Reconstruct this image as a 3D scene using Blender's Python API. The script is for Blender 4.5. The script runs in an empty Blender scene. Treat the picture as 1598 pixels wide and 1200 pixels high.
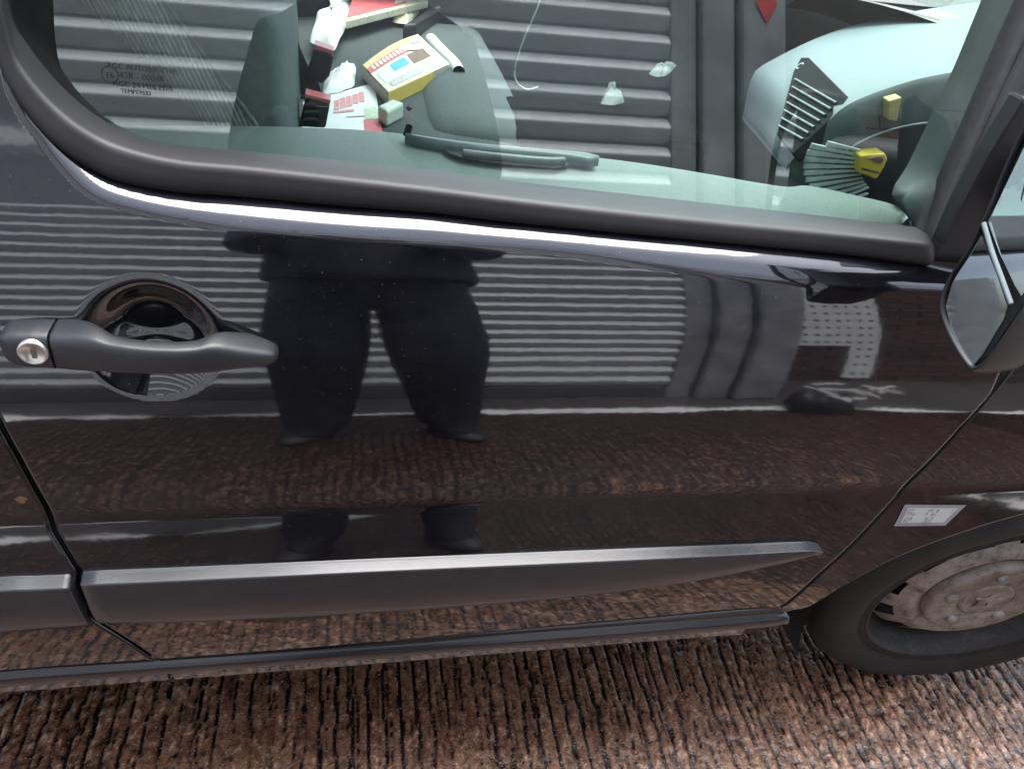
import bpy, bmesh, math, random
import numpy as np
from mathutils import Vector, Matrix
R_ = math.radians
random.seed(4); RNG = np.random.default_rng(7)
S = bpy.context.scene
COL = S.collection

# ------------------------------------------------------------------ camera
CF, CC = 1218.84, np.array([0.0, -0.8344, 1.5498])
YAW, PITCH, ROLL = 0.245004, 0.639113, 0.141509
cy, sy, cp, sp = math.cos(YAW), math.sin(YAW), math.cos(PITCH), math.sin(PITCH)
_F = np.array([sy*cp, cy*cp, -sp]); _R = np.array([cy, -sy, 0.0]); _D = np.cross(_F, _R)
CR = math.cos(ROLL)*_R - math.sin(ROLL)*_D
CD = math.sin(ROLL)*_R + math.cos(ROLL)*_D
cam = bpy.data.cameras.new('camera'); co = bpy.data.objects.new('camera', cam); COL.objects.link(co)
cam.sensor_width = 36; cam.lens = CF/1598*36; cam.clip_start = 0.02; cam.clip_end = 500
co.matrix_world = Matrix([[CR[0], -CD[0], -_F[0], CC[0]], [CR[1], -CD[1], -_F[1], CC[1]], [CR[2], -CD[2], -_F[2], CC[2]], [0, 0, 0, 1]])
S.camera = co

# ------------------------------------------------------------------ light: overcast daylight
w = bpy.data.worlds.new('World'); S.world = w; w.use_nodes = True
nt = w.node_tree; nt.nodes.clear()
sky = nt.nodes.new('ShaderNodeTexSky'); sky.sky_type = 'NISHITA'; sky.sun_disc = False
SUN_EL, SUN_ROT = R_(75), R_(32)
sky.sun_elevation = SUN_EL; sky.sun_rotation = SUN_ROT; sky.air_density = 1.0; sky.dust_density = 3.0
hsv = nt.nodes.new('ShaderNodeHueSaturation'); hsv.inputs['Saturation'].default_value = 0.6
bg = nt.nodes.new('ShaderNodeBackground'); bg.inputs['Strength'].default_value = 0.15
wo = nt.nodes.new('ShaderNodeOutputWorld')
nt.links.new(sky.outputs[0], hsv.inputs['Color']); nt.links.new(hsv.outputs[0], bg.inputs[0]); nt.links.new(bg.outputs[0], wo.inputs[0])
sl = bpy.data.lights.new('sun', 'SUN'); sl.energy = 1.5; sl.angle = R_(50); sl.color = (1, .985, .965)
so = bpy.data.objects.new('sun', sl); COL.objects.link(so); so.location = (0, 0, 12)
so.rotation_euler = (math.pi/2 - SUN_EL, 0, math.pi - SUN_ROT)
S.view_settings.view_transform = 'Standard'; S.view_settings.look = 'None'
S.view_settings.gamma = 1; S.view_settings.exposure = 2.1
S.cycles.max_bounces = 10; S.cycles.transparent_max_bounces = 12

# ------------------------------------------------------------------ places measured on the photo -> metres
def _ray(u, v): return (u-799)/CF*CR + (v-600)/CF*CD + _F
def aty(u, v, y):
    d = _ray(u, v); return CC + d*(y-CC[1])/d[1]
def atz(u, v, z):
    d = _ray(u, v); return CC + d*(z-CC[2])/d[2]
def atx(u, v, x):
    d = _ray(u, v); return CC + d*(x-CC[0])/d[0]

# ------------------------------------------------------------------ object helpers
def tag(o, label=None, cat=None, group=None, kind=None):
    if label: o['label'] = label
    if cat: o['category'] = cat
    if group: o['group'] = group
    if kind: o['kind'] = kind
    return o
def empty(name, loc, label, cat, group=None):
    o = bpy.data.objects.new(name, None); COL.objects.link(o); o.location = loc
    o.empty_display_size = .1
    return tag(o, label, cat, group)
def world_of(q):
    m = Matrix.LocRotScale(q.location, q.rotation_euler, q.scale)
    return m if q.parent is None else world_of(q.parent) @ q.matrix_parent_inverse @ m
def link(name, me, mat, parent=None, smooth=False):
    o = bpy.data.objects.new(name, me); COL.objects.link(o)
    if mat is not None: me.materials.append(mat)
    if smooth:
        me.polygons.foreach_set('use_smooth', [True]*len(me.polygons))
    if parent is not None:
        o.parent = parent
        o.matrix_parent_inverse = world_of(parent).inverted()
    return o
def fastmesh(name, V, Fq):
    me = bpy.data.meshes.new(name); V = np.asarray(V, np.float32); Fq = np.asarray(Fq, np.int32)
    me.vertices.add(len(V)); me.vertices.foreach_set('co', V.ravel())
    k = Fq.shape[1]
    me.loops.add(Fq.size); me.loops.foreach_set('vertex_index', Fq.ravel())
    me.polygons.add(len(Fq)); me.polygons.foreach_set('loop_start', np.arange(0, Fq.size, k, dtype=np.int32))
    me.update(calc_edges=True); me.validate()
    return me
def gridfaces(nu, nv, cu=False, cv=False):
    iu = np.arange(nu if cu else nu-1); iv = np.arange(nv if cv else nv-1)
    a, b = np.meshgrid(iu, iv, indexing='ij'); a2 = (a+1) % nu; b2 = (b+1) % nv
    return np.stack([a*nv+b, a2*nv+b, a2*nv+b2, a*nv+b2], -1).reshape(-1, 4)
def sheet(name, P, mat, parent=None, smooth=True, cu=False, cv=False, keep=None):
    """P[nu,nv,3] -> one quad mesh"""
    P = np.asarray(P); nu, nv = P.shape[:2]
    Fq = gridfaces(nu, nv, cu, cv)
    if keep is not None: Fq = Fq[keep.reshape(-1)[Fq].all(1)]
    V = P.reshape(-1, 3)
    used = np.unique(Fq); mp = np.zeros(len(V), np.int32); mp[used] = np.arange(len(used))
    return link(name, fastmesh(name, V[used], mp[Fq]), mat, parent, smooth)
def bmobj(name, bm, mat, parent=None, smooth=False, bevel=0, seg=2):
    me = bpy.data.meshes.new(name); bmesh.ops.recalc_face_normals(bm, faces=bm.faces); bm.to_mesh(me); bm.free()
    o = link(name, me, mat, parent, smooth)
    if bevel:
        b = o.modifiers.new('bevel', 'BEVEL'); b.width = bevel; b.segments = seg; b.limit_method = 'ANGLE'; b.angle_limit = R_(35)
        b.harden_normals = False
    return o
def poly_prism(name, pts_a, pts_b, mat, parent=None, bevel=0, smooth=False):
    """two matching rings of points -> closed solid"""
    bm = bmesh.new()
    A = [bm.verts.new(tuple(p)) for p in pts_a]; B = [bm.verts.new(tuple(p)) for p in pts_b]
    bm.faces.new(A); bm.faces.new(B[::-1]); n = len(A)
    for i in range(n): bm.faces.new((A[i], A[(i+1) % n], B[(i+1) % n], B[i]))
    return bmobj(name, bm, mat, parent, smooth, bevel)
def box(name, lo, hi, mat, parent=None, bevel=.003):
    (x0, y0, z0), (x1, y1, z1) = lo, hi
    a = [(x0, y0, z0), (x1, y0, z0), (x1, y1, z0), (x0, y1, z0)]; b = [(x, y, z1) for x, y, _ in a]
    return poly_prism(name, a, b, mat, parent, bevel)
def resample(P, n):
    P = np.asarray(P, float); d = np.r_[0, np.cumsum(np.linalg.norm(np.diff(P, axis=0), axis=1))]
    t = np.linspace(0, d[-1], n); return np.stack([np.interp(t, d, P[:, k]) for k in range(P.shape[1])], 1)
def catmull(P, n):
    P = np.asarray(P, float); Q = np.vstack([2*P[0]-P[1], P, 2*P[-1]-P[-2]]); out = []
    for i in range(1, len(Q)-2):
        t = np.linspace(0, 1, 12, endpoint=False)[:, None]
        a, b, c, d = Q[i-1:i+3]
        out.append(.5*(2*b+(c-a)*t+(2*a-5*b+4*c-d)*t*t+(3*b-a-3*c+d)*t**3))
    return resample(np.vstack(out+[P[-1:]]), n)
def tube(name, pts, r, mat, parent=None, seg=10, n=None, flat=1.0):
    P = catmull(pts, n or max(8, len(pts)*6)) if len(pts) > 2 else np.asarray(pts, float)
    T = np.gradient(P, axis=0); T /= np.linalg.norm(T, axis=1)[:, None]
    up = np.array([0, 0, 1.0]); A = np.cross(T, up); bad = np.linalg.norm(A, axis=1) < 1e-3; A[bad] = [1, 0, 0]
    A /= np.linalg.norm(A, axis=1)[:, None]; B = np.cross(A, T)
    th = np.linspace(0, 2*np.pi, seg, endpoint=False)
    rr = np.broadcast_to(np.asarray(r, float), (len(P),))[:, None, None]
    G = P[:, None] + rr*(np.cos(th)[None, :, None]*A[:, None]*flat + np.sin(th)[None, :, None]*B[:, None])
    return sheet(name, G, mat, parent, True, cv=True)
def sm(x, a, b):
    t = np.clip((x-a)/(b-a), 0, 1); return t*t*(3-2*t)
def vnoise(x, y, seed=0):
    g = np.random.default_rng(seed).random((256, 256)); xi = np.floor(x).astype(int); yi = np.floor(y).astype(int)
    fx = x-xi; fy = y-yi; fx = fx*fx*(3-2*fx); fy = fy*fy*(3-2*fy)
    q = lambda i, j: g[(xi+i) % 256, (yi+j) % 256]
    return (q(0, 0)*(1-fx)+q(1, 0)*fx)*(1-fy)+(q(0, 1)*(1-fx)+q(1, 1)*fx)*fy

# ------------------------------------------------------------------ materials
class NT:
    def __init__(s, name):
        s.m = bpy.data.materials.new(name); s.m.use_nodes = True; s.t = s.m.node_tree; s.t.nodes.clear()
        s.out = s.t.nodes.new('ShaderNodeOutputMaterial')
    def n(s, typ, ins=None, **kw):
        nd = s.t.nodes.new(typ)
        for k, v in kw.items(): setattr(nd, k, v)
        for k, v in (ins or {}).items():
            i = nd.inputs[k]
            if hasattr(v, 'is_linked') or isinstance(v, bpy.types.NodeSocket): s.t.links.new(v, i)
            elif isinstance(v, (tuple, list)) and i.type == 'RGBA' and len(v) == 3: i.default_value = (*v, 1)
            else: i.default_value = v
        return nd
    def ramp(s, fac, stops):
        r = s.n('ShaderNodeValToRGB', {'Fac': fac}); e = r.color_ramp.elements
        while len(e) < len(stops): e.new(.5)
        for el, (p, c) in zip(e, stops): el.position = p; el.color = (*c, 1) if isinstance(c, (tuple, list)) else (c, c, c, 1)
        return r.outputs[0]
    def noise(s, scale, detail=3, rough=.55, vec=None, stretch=None):
        if vec is None: vec = s.n('ShaderNodeTexCoord').outputs['Object']
        if stretch: vec = s.n('ShaderNodeMapping', {'Vector': vec, 'Scale': stretch}).outputs[0]
        return s.n('ShaderNodeTexNoise', {'Vector': vec, 'Scale': scale, 'Detail': detail, 'Roughness': rough}).outputs['Fac']
    def surf(s, sh): s.t.links.new(sh, s.out.inputs['Surface']); return s.m
    def bsdf(s, **ins):
        nm = {'color': 'Base Color', 'rough': 'Roughness', 'metal': 'Metallic', 'ior': 'IOR', 'normal': 'Normal', 'coat': 'Coat Weight', 'coatrough': 'Coat Roughness', 'coatior': 'Coat IOR', 'spec': 'Specular IOR Level', 'sheen': 'Sheen Weight', 'sss': 'Subsurface Weight', 'alpha': 'Alpha', 'trans': 'Transmission Weight'}
        return s.n('ShaderNodeBsdfPrincipled', {nm[k]: v for k, v in ins.items()}).outputs[0]
def plain(name, col, rough=.5, metal=0, var=.25, scale=30, bump=.0, bscale=400, **kw):
    t = NT(name)
    f = t.noise(scale, 4); lo = tuple(c*(1-var) for c in col); hi = tuple(min(1, c*(1+var)) for c in col)
    c = t.ramp(f, [(.3, lo), (.7, hi)])
    ins = dict(color=c, rough=rough, metal=metal, **kw)
    if bump:
        b = t.n('ShaderNodeBump', {'Height': t.noise(bscale, 2), 'Strength': bump, 'Distance': .001}); ins['normal'] = b.outputs[0]
    return t.surf(t.bsdf(**ins))

def m_paint():
    t = NT('dark_metallic_paint')
    tc = t.n('ShaderNodeTexCoord').outputs['Object']
    fl = t.noise(900, 1, vec=tc); base = t.ramp(fl, [(.35, (.003, .003, .0045)), (.75, (.015, .015, .024))])
    dust = t.noise(9, 5, .7, vec=tc); spk = t.noise(420, 1, vec=tc)
    speck = t.ramp(spk, [(.775, 0.0), (.80, 1.0)])
    mix = t.n('ShaderNodeMix', {'Factor': speck, 'A': base, 'B': (.22, .2, .2)}, data_type='RGBA').outputs['Result'] if False else base
    dm = t.n('ShaderNodeMath', {0: t.ramp(dust, [(.45, 0.0), (.8, .014)]), 1: t.ramp(spk, [(.755, 0.0), (.79, .30)])}, operation='ADD').outputs[0]
    wv = t.n('ShaderNodeBump', {'Height': t.noise(16, 3, .6, vec=tc), 'Strength': .009, 'Distance': .01}).outputs[0]
    rb = t.ramp(dust, [(.3, .03), (.75, .055)])
    sh = t.bsdf(color=mix, rough=.32, metal=.75, spec=.0, coat=1.0, coatrough=rb, coatior=1.84, normal=wv)
    p = t.t.nodes[-1]
    for nd in t.t.nodes:
        if nd.type == 'BSDF_PRINCIPLED': t.t.links.new(wv, nd.inputs['Coat Normal'])
    df = t.n('ShaderNodeBsdfDiffuse', {'Color': (.35, .33, .32)}).outputs[0]
    return t.surf(t.n('ShaderNodeMixShader', {0: dm, 1: sh, 2: df}).outputs[0])
PAINT = m_paint()
def m_glass(name, tint, ior):
    t = NT(name)
    fr = t.n('ShaderNodeFresnel', {'IOR': ior}).outputs[0]
    tr = t.n('ShaderNodeBsdfTransparent', {'Color': tint}).outputs[0]
    gl = t.n('ShaderNodeBsdfGlossy', {'Color': (.92, 1, .97), 'Roughness': .004}).outputs[0]
    return t.surf(t.n('ShaderNodeMixShader', {0: fr, 1: tr, 2: gl}).outputs[0])
GLASS = m_glass('tinted_window_glass', (.84, .97, .92), 2.12)
SCREEN = m_glass('windscreen_glass', (.80, .92, .88), 1.5)
PLASTIC = plain('grey_grained_plastic', (.016, .0175, .021), .42, bump=.25, bscale=900, var=.12, spec=.6)
STRIP = plain('grey_satin_plastic', (.021, .022, .025), .25, bump=.15, bscale=1200, var=.1, spec=.7)
RUBBER = plain('black_rubber', (.028, .026, .028), .55, var=.25, scale=60, bump=.15, bscale=600)
SEALM = plain('weathered_black_trim', (.019, .0175, .0195), .5, var=.18, scale=14, bump=.12, bscale=700, spec=.5)
BLACK = plain('black_plastic', (.012, .012, .013), .4, var=.1)
DARK = plain('underbody_dark', (.01, .01, .01), .8, var=.2)
TRIM = plain('green_grey_door_trim', (.20, .245, .22), .55, var=.08, scale=200, bump=.35, bscale=500)
TRIMD = plain('dark_teal_trim', (.055, .075, .078), .5, var=.1, bump=.2, bscale=500)
PILLAR = plain('dark_pillar_trim', (.03, .042, .042), .5, var=.12, scale=60, bump=.2, bscale=500)
DASHM = plain('dash_soft_plastic', (.20, .24, .245), .38, var=.05, bump=.12, bscale=500)
MIRROR = NT('mirror_silver'); MIRROR = MIRROR.surf(MIRROR.bsdf(color=(.78, .84, .83), rough=.008, metal=1.0))
CHROME = plain('worn_silver_lock', (.62, .60, .55), .3, metal=.85, var=.12, scale=200)
def m_fabric(name, a, b, sc, along):
    t = NT(name); tc = t.n('ShaderNodeTexCoord').outputs['Object']
    mp = t.n('ShaderNodeMapping', {'Vector': tc, 'Rotation': along}).outputs[0]
    wv = t.n('ShaderNodeTexWave', {'Vector': mp, 'Scale': sc, 'Distortion': .6, 'Detail': 2}).outputs['Fac']
    n = t.noise(120, 3, vec=tc)
    f = t.n('ShaderNodeMath', {0: wv, 1: n}, operation='MULTIPLY').outputs[0]
    c = t.ramp(f, [(.1, a), (.6, b)])
    bp = t.n('ShaderNodeBump', {'Height': wv, 'Strength': .3, 'Distance': .002}).outputs[0]
    return t.surf(t.bsdf(color=c, rough=.9, normal=bp, sheen=.2))
SEATF = plain('grey_seat_cloth', (.045, .056, .056), .9, var=.15, scale=90, bump=.3, bscale=700)
RIBF = m_fabric('ribbed_seat_cloth', (.045, .055, .055), (.16, .18, .175), 45, (0, 0, 0))
WOVEN = m_fabric('woven_stripe_cloth', (.10, .12, .11), (.42, .47, .44), 55, (0, R_(20), 0))
def m_tyre():
    t = NT('dusty_tyre_rubber'); f = t.noise(14, 5, .65)
    return t.surf(t.bsdf(color=t.ramp(f, [(.35, (.006, .006, .006)), (.75, (.022, .020, .018))]), rough=.75,
                         normal=t.n('ShaderNodeBump', {'Height': t.noise(300, 2), 'Strength': .2, 'Distance': .001}).outputs[0]))
TYRE = m_tyre()
def m_rim(name, a, b, c):
    t = NT(name); f = t.noise(28, 6, .7); g = t.noise(180, 2)
    col = t.ramp(f, [(.34, c), (.5, b), (.68, a)])
    return t.surf(t.bsdf(color=col, rough=.55, metal=.35, normal=t.n('ShaderNodeBump', {'Height': g, 'Strength': .25, 'Distance': .001}).outputs[0]))
RIM = m_rim('grimy_silver_steel', (.34, .315, .29), (.25, .225, .20), (.09, .075, .06))
RIMD = m_rim('black_rim_paint', (.035, .032, .03), (.018, .017, .016), (.05, .04, .03))
CAPM = m_rim('dirty_cap_paint', (.29, .255, .215), (.23, .20, .168), (.10, .085, .068))
WHITE = plain('white_paper', (.78, .80, .78), .6, var=.04)
GREYP = plain('grey_green_paper', (.07, .085, .08), .6, var=.2, scale=60)
PINK = plain('pink_red_print', (.62, .12, .13), .5, var=.15, scale=60)
REDB = plain('red_buckle_button', (.62, .16, .15), .4, var=.05)
YEL = plain('yellow_page_edge', (.60, .42, .08), .6, var=.15, scale=200)
YELP = plain('yellow_plastic', (.70, .50, .05), .4, var=.06)
CREAM = plain('cream_print', (.66, .60, .44), .5, var=.2, scale=80)
BLUE = plain('blue_print', (.06, .38, .62), .5, var=.1)
BROWNP = plain('brown_print', (.18, .10, .07), .5, var=.4, scale=120)
PAGES = plain('grey_page_edge', (.38, .33, .29), .7, var=.3, scale=250)
LABELG = plain('grey_label_border', (.19, .19, .195), .5, var=.05)
LABELW = plain('label_paper', (.36, .36, .34), .5, var=.04)
INK = plain('grey_ink', (.16, .16, .16), .6, var=.3, scale=300)
ETCH = plain('etched_print', (.012, .016, .014), .6, var=.1)

# ------------------------------------------------------------------ body side surface  y = yb(x, z)
_zt = np.array([.30, .42, .493, .567, .647, .693, .722, .732, .740, .752, .799, .857, .894, .936, .984, 1.033, 1.072, 1.106, 1.15, 1.20, 1.30, 2.1])
_tt = np.array([-12, -5, .3, 4.9, 10.6, 13.0, 13.2, 9.0, 1.0, -3.2, -1.9, 2.4, 6.2, 7.4, 10.5, 15.2, 19.3, 22.5, 27, 24, 17, 17])
_zz = np.arange(.28, 2.12, .0005)
_Y0 = np.cumsum(np.tan(np.radians(np.interp(_zz, _zt, _tt))))*.0005
_Y0 -= np.interp(1.106, _zz, _Y0)
_b1 = np.interp(_zz, [.28, .60, .70, .735, .75, 2.2], [0, 0, -3.5, -3.5, 0, 0])       # swage fades forward
_Y1 = np.cumsum(np.tan(np.radians(_b1)))*.0005; _Y1 -= _Y1[-1]
_b2 = np.interp(_zz, [.28, .55, .70, .90, 1.0, 2.2], [9, 9, 8, 4, 0, 0])              # wing flares over the wheel
_Y2 = np.cumsum(np.tan(np.radians(_b2)))*.0005; _Y2 -= _Y2[-1]
def yb0(x, z):
    x = np.asarray(x, float); z = np.asarray(z, float)
    return np.interp(z, _zz, _Y0) + sm(x, -.3, .7)*np.interp(z, _zz, _Y1) + .45*sm(x, .62, 1.25)*np.interp(z, _zz, _Y2)
def onb(u, v, off=0.0):
    P = aty(u, v, -.03)
    for _ in range(12): P = aty(u, v, float(yb0(P[0], P[2]))+off)
    return P
CREASE = catmull([aty(u, v, 0) for u, v in [(-140, -420), (-95, -60), (-45, 130), (0, 203), (34, 236), (68, 270), (111, 304), (152, 324), (200, 336), (270, 349), (372, 363), (540, 377), (670, 384), (860, 395), (1022, 414), (1174, 432), (1300, 441), (1450, 448), (1560, 452), (1700, 456)]], 260)[:, [0, 2]]
def sdist(x, z, crv=None):
    """distance past the crease towards the window"""
    sh = np.shape(x); p = np.stack([np.ravel(x), np.ravel(z)], 1); crv = CREASE if crv is None else crv; a = crv[:-1]; b = crv[1:]; ab = b-a
    best = np.full(len(p), 9.0); sg = np.zeros(len(p))
    for i in range(len(a)):
        t = np.clip(((p-a[i])@ab[i])/(ab[i]@ab[i]), 0, 1); q = p-a[i]-t[:, None]*ab[i]; dd = np.hypot(q[:, 0], q[:, 1])
        cr = ab[i][0]*q[:, 1]-ab[i][1]*q[:, 0]; m = dd < best-1e-9
        best[m] = dd[m]; sg[m] = np.sign(cr[m])
    return (best*sg).reshape(sh)
SEAL_O = [(-110, -700), (-75, -330), (-40, -60), (0, 101), (20, 145), (51, 189), (95, 233), (142, 264), (189, 284), (270, 299), (372, 307), (540, 322), (670, 332), (780, 345), (940, 361), (1130, 379), (1320, 398), (1449, 415)]
EDGE = catmull([aty(u, v, .035) for u, v in SEAL_O+[(1560, 425), (1700, 440)]], 200)[:, [0, 2]]
_q = np.arange(-.5, 4, .002)
_gt = np.interp(_q, [-.11, .09, .40, .64, .70, 1.0, 1.3, 1.8], [0, .38, .48, .66, 1.45, 1.62, .6, 0])
_G = np.cumsum(_gt)*.002
def shoulder(x, z):
    s_ = sdist(x, z); d2 = sdist(x, z, EDGE); wd = np.clip(s_-d2, .012, .09)
    q = s_/wd; qs = .44+.22*sm(x, -.15, .5)
    lo = q < qs; a = qs/.66; b = (1-qs)/.34; qm = np.where(lo, q/a, .66+(q-qs)/b); G6 = float(np.interp(.66, _q, _G))
    return np.where(s_ > -.02, wd*np.where(lo, a*np.interp(qm, _q, _G), a*G6+b*(np.interp(qm, _q, _G)-G6)), 0)
HC = onb(238, 540); HA = onb(22, 540); HB = onb(428, 552)
def yb(x, z, full=True):
    x = np.asarray(x, float); z = np.asarray(z, float)
    y = yb0(x, z)
    if not full: return y
    y = y + shoulder(x, z)
    # scooped bowl behind the handle and the raised lip round it
    ex, ez = .075, .072
    r = np.sqrt(((x-HC[0])/ex)**2+((z-HC[2]-.002)/ez)**2)
    sn = np.clip((z-HC[2]-.002)/ez/np.maximum(r, .05), -1, 1); rc = np.clip(r, 0, 1)
    ft = 1-sm(r, .45, 1.10); fb = np.clip(1-r**1.8, 0, 1); wt = sm(sn, -.45, .45)
    y = y + .030*(ft*wt+fb*(1-wt)*.86)
    t = np.clip(((x-HA[0])*(HB[0]-HA[0])+(z-HA[2])*(HB[2]-HA[2]))/((HB[0]-HA[0])**2+(HB[2]-HA[2])**2), 0, 1)
    dd = np.hypot(x-HA[0]-t*(HB[0]-HA[0]), z-HA[2]-t*(HB[2]-HA[2]))
    y = y
    return y

# ------------------------------------------------------------------ ground
def m_ground(near):
    t = NT('wet_tamped_concrete' if near else 'wet_concrete_beyond')
    tc = t.n('ShaderNodeTexCoord').outputs['Object']
    if near: hgt = t.n('ShaderNodeAttribute', attribute_name='relief').outputs['Fac']
    else:
        st = t.noise(1.0, 4, .7, vec=tc, stretch=(44, 3, 1)); hgt = t.ramp(st, [(.3, 0.0), (.7, 1.0)])
    big = t.noise(1.7, 4, .6, vec=tc); fine = t.noise(110, 4, .7, vec=tc); sp = t.noise(260, 2, .6, vec=tc)
    k = t.n('ShaderNodeMath', {0: hgt, 1: t.n('ShaderNodeMath', {0: fine, 1: .5}, operation='SUBTRACT').outputs[0]}, operation='ADD').outputs[0]
    c1 = t.ramp(k, [(.10, (.003, .0016, .0010)), (.40, (.020, .0088, .0048)), (.64, (.080, .036, .0195)), (.90, (.175, .090, .052)), (1.0, (.32, .20, .135))])
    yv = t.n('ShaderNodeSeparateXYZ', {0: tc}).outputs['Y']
    reflection_dim = t.n('ShaderNodeMath', {0: t.n('ShaderNodeMath', {0: yv, 1: 1.15}, operation='ADD').outputs[0], 1: t.n('ShaderNodeMath', {0: big, 1: .9}, operation='MULTIPLY').outputs[0]}, operation='ADD').outputs[0]
    tone = t.ramp(reflection_dim, [(.98, (.42, .39, .40)), (1.36, (1.35, 1.33, 1.30))])  # colour dimmed away from the van to darken its reflection in the door
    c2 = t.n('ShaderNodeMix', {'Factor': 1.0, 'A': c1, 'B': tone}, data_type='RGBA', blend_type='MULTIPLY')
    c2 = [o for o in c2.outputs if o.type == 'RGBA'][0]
    pb = t.ramp(sp, [(.665, 0.0), (.70, 1.0)])
    c2m = t.n('ShaderNodeMix', {'A': c2, 'B': (.42, .36, .32, 1)}, data_type='RGBA'); t.t.links.new(pb, c2m.inputs[0]); c2 = [o for o in c2m.outputs if o.type == 'RGBA'][0]
    rg = t.ramp(t.n('ShaderNodeMath', {0: big, 1: hgt}, operation='MULTIPLY').outputs[0], [(.05, .08), (.5, .22)])
    bp = t.n('ShaderNodeBump', {'Height': fine, 'Strength': .8, 'Distance': .003})
    nrm = bp.outputs[0]
    if not near: nrm = t.n('ShaderNodeBump', {'Height': hgt, 'Strength': .6, 'Distance': .008, 'Normal': nrm}).outputs[0]
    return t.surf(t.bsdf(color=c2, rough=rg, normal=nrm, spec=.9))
GX0, GX1, GY0, GY1, GS = -1.5, 2.4, -1.78, .34, .0052
def build_ground():
    xs = np.arange(GX0, GX1+1e-6, GS); ys = np.arange(GY0, GY1+1e-6, GS)
    X, Y = np.meshgrid(xs, ys, indexing='ij')
    wob = .9*vnoise(X*2.2, Y*2.4, 3)+.30*vnoise(X*9, Y*9, 5)+.22*vnoise(X*40, Y*34, 6)
    ph = X*31+wob; st = np.abs(np.sin(np.pi*ph)); dp = sm(vnoise(np.floor(ph)*7.3+3, Y*4+9, 11), .05, .6)
    groove = (1-sm(st, .08, .42))*dp
    ph2 = X*49+1.9*wob+.3; groove2 = (1-sm(np.abs(np.sin(np.pi*ph2)), .05, .45))*sm(vnoise(np.floor(ph2)*3.7, Y*6, 13), .3, .8)
    ag = .5*vnoise(X*95+9, Y*70+70, 21)+.30*vnoise(X*45+3, Y*28+70, 22)+.5*vnoise(X*180+9, Y*150+70, 23)
    wear = sm(vnoise(X*1.6+3, Y*2.1+8, 31), .25, .8)
    hgt = np.clip(.74+(ag-.65)*(.55+.45*wear)-groove*(.80-.25*wear)-groove2*.56, 0, 1.1)
    edge = np.minimum(np.minimum(X-GX0, GX1-X), np.minimum(Y-GY0, GY1-Y)); hgt = hgt
    Z = (hgt-.9)*.0058*sm(edge, 0, .03)
    P = np.stack([X, Y, Z], -1)
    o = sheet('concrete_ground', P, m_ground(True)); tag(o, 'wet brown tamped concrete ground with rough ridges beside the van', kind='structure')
    at = o.data.attributes.new('relief', 'FLOAT', 'POINT'); at.data.foreach_set('value', hgt.ravel().astype(np.float32))
    # the rest of the ground, one sheet with a hole where the fine one lies
    B = 140
    xx = [-B, GX0, GX1, B]; yy = [-B, GY0, GY1, B]
    V = [(x, y, 0) for x in xx for y in yy]; Fq = [(i*4+j, (i+1)*4+j, (i+1)*4+j+1, i*4+j+1) for i in range(3) for j in range(3) if (i, j) != (1, 1)]
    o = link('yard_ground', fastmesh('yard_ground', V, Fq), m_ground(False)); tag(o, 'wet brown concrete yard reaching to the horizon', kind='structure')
build_ground()

# ------------------------------------------------------------------ wall across the yard: roller shutter, jambs, brick
WY = -2.1
GALV = plain('galvanised_slat', (.60, .61, .63), .5, metal=.15, var=.08, scale=12)
def build_shutter():
    t = empty('roller_shutter', (0, WY, 0), 'grey galvanised roller shutter of curved slats across from the van', 'shutter')
    pit = .12
    prof = [(0, 0), (.004, -.006), (.019, -.024), (.031, -.042), (.0335, -.049), (.031, -.056), (.020, -.078), (.004, -.105), (-.006, -.108), (-.008, -.114), (-.010, -.121)]
    P = catmull([(0, a, b) for a, b in prof], 22)
    me = None
    for k in range(25):
        z = .10+pit*(k+1)
        if me is None:
            G = np.stack([P+np.array([x, 0, 0]) for x in np.linspace(-3.3, 1.32, 2)], 0)
            o = sheet('slat', G, GALV, None); me = o.data
        else: o = bpy.data.objects.new('slat', me); COL.objects.link(o)
        o.parent = t; o.location = (0, 0, z)
    box('bottom_bar', (-3.3, WY-.02, .01), (1.32, WY+.03, .10), plain('shutter_bar', (.10, .10, .10), .5), t)
build_shutter()
STEEL = plain('weathered_grey_steel', (.27, .27, .28), .45, var=.3, scale=5)
wall = empty('workshop_wall', (0, WY-.4, 0), 'pale grey clad workshop wall above the roller shutter', 'wall')
CLAD = plain('pale_grey_cladding', (.46, .49, .55), .6, var=.08, scale=3)
for k in range(14): box('cladding_sheet', (-3.8+k*.4, WY-.30, 3.16), (-3.405+k*.4, WY+.02+.012*(k % 2), 4.1), CLAD, wall, .01)
box('lintel', (-3.8, WY-.3, 3.0), (1.8, WY+.06, 3.157), STEEL, wall, .01)
box('side_post', (-3.8, WY-.3, 0), (-3.3, WY+.08, 3.0), STEEL, wall, .01)
jb = empty('door_jamb', (1.5, WY, 0), 'stepped grey steel jamb at the edge of the roller shutter', 'door jamb')
box('jamb_face', (1.323, WY-.2, 0), (1.44, WY+.03, 2.998), STEEL, jb, .008)
box('jamb_face', (1.45, WY-.2, 0), (1.60, WY+.07, 2.998), STEEL, jb, .012)
box('jamb_face', (1.615, WY-.2, 0), (1.82, WY+.11, 2.998), STEEL, jb, .02)
sg = empty('warning_sign', (1.72, WY+.115, 2.45), 'small red warning diamond fixed on the grey steel jamb', 'sign')
poly_prism('sign_plate', [(1.72+a, WY+.113, 2.50+b) for a, b in [(-.05, 0), (0, -.085), (.05, 0), (0, .085)]], [(1.72+a, WY+.118, 2.50+b) for a, b in [(-.05, 0), (0, -.085), (.05, 0), (0, .085)]], plain('red_sign_paint', (.7, .03, .02), .4), sg, .001)
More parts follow.
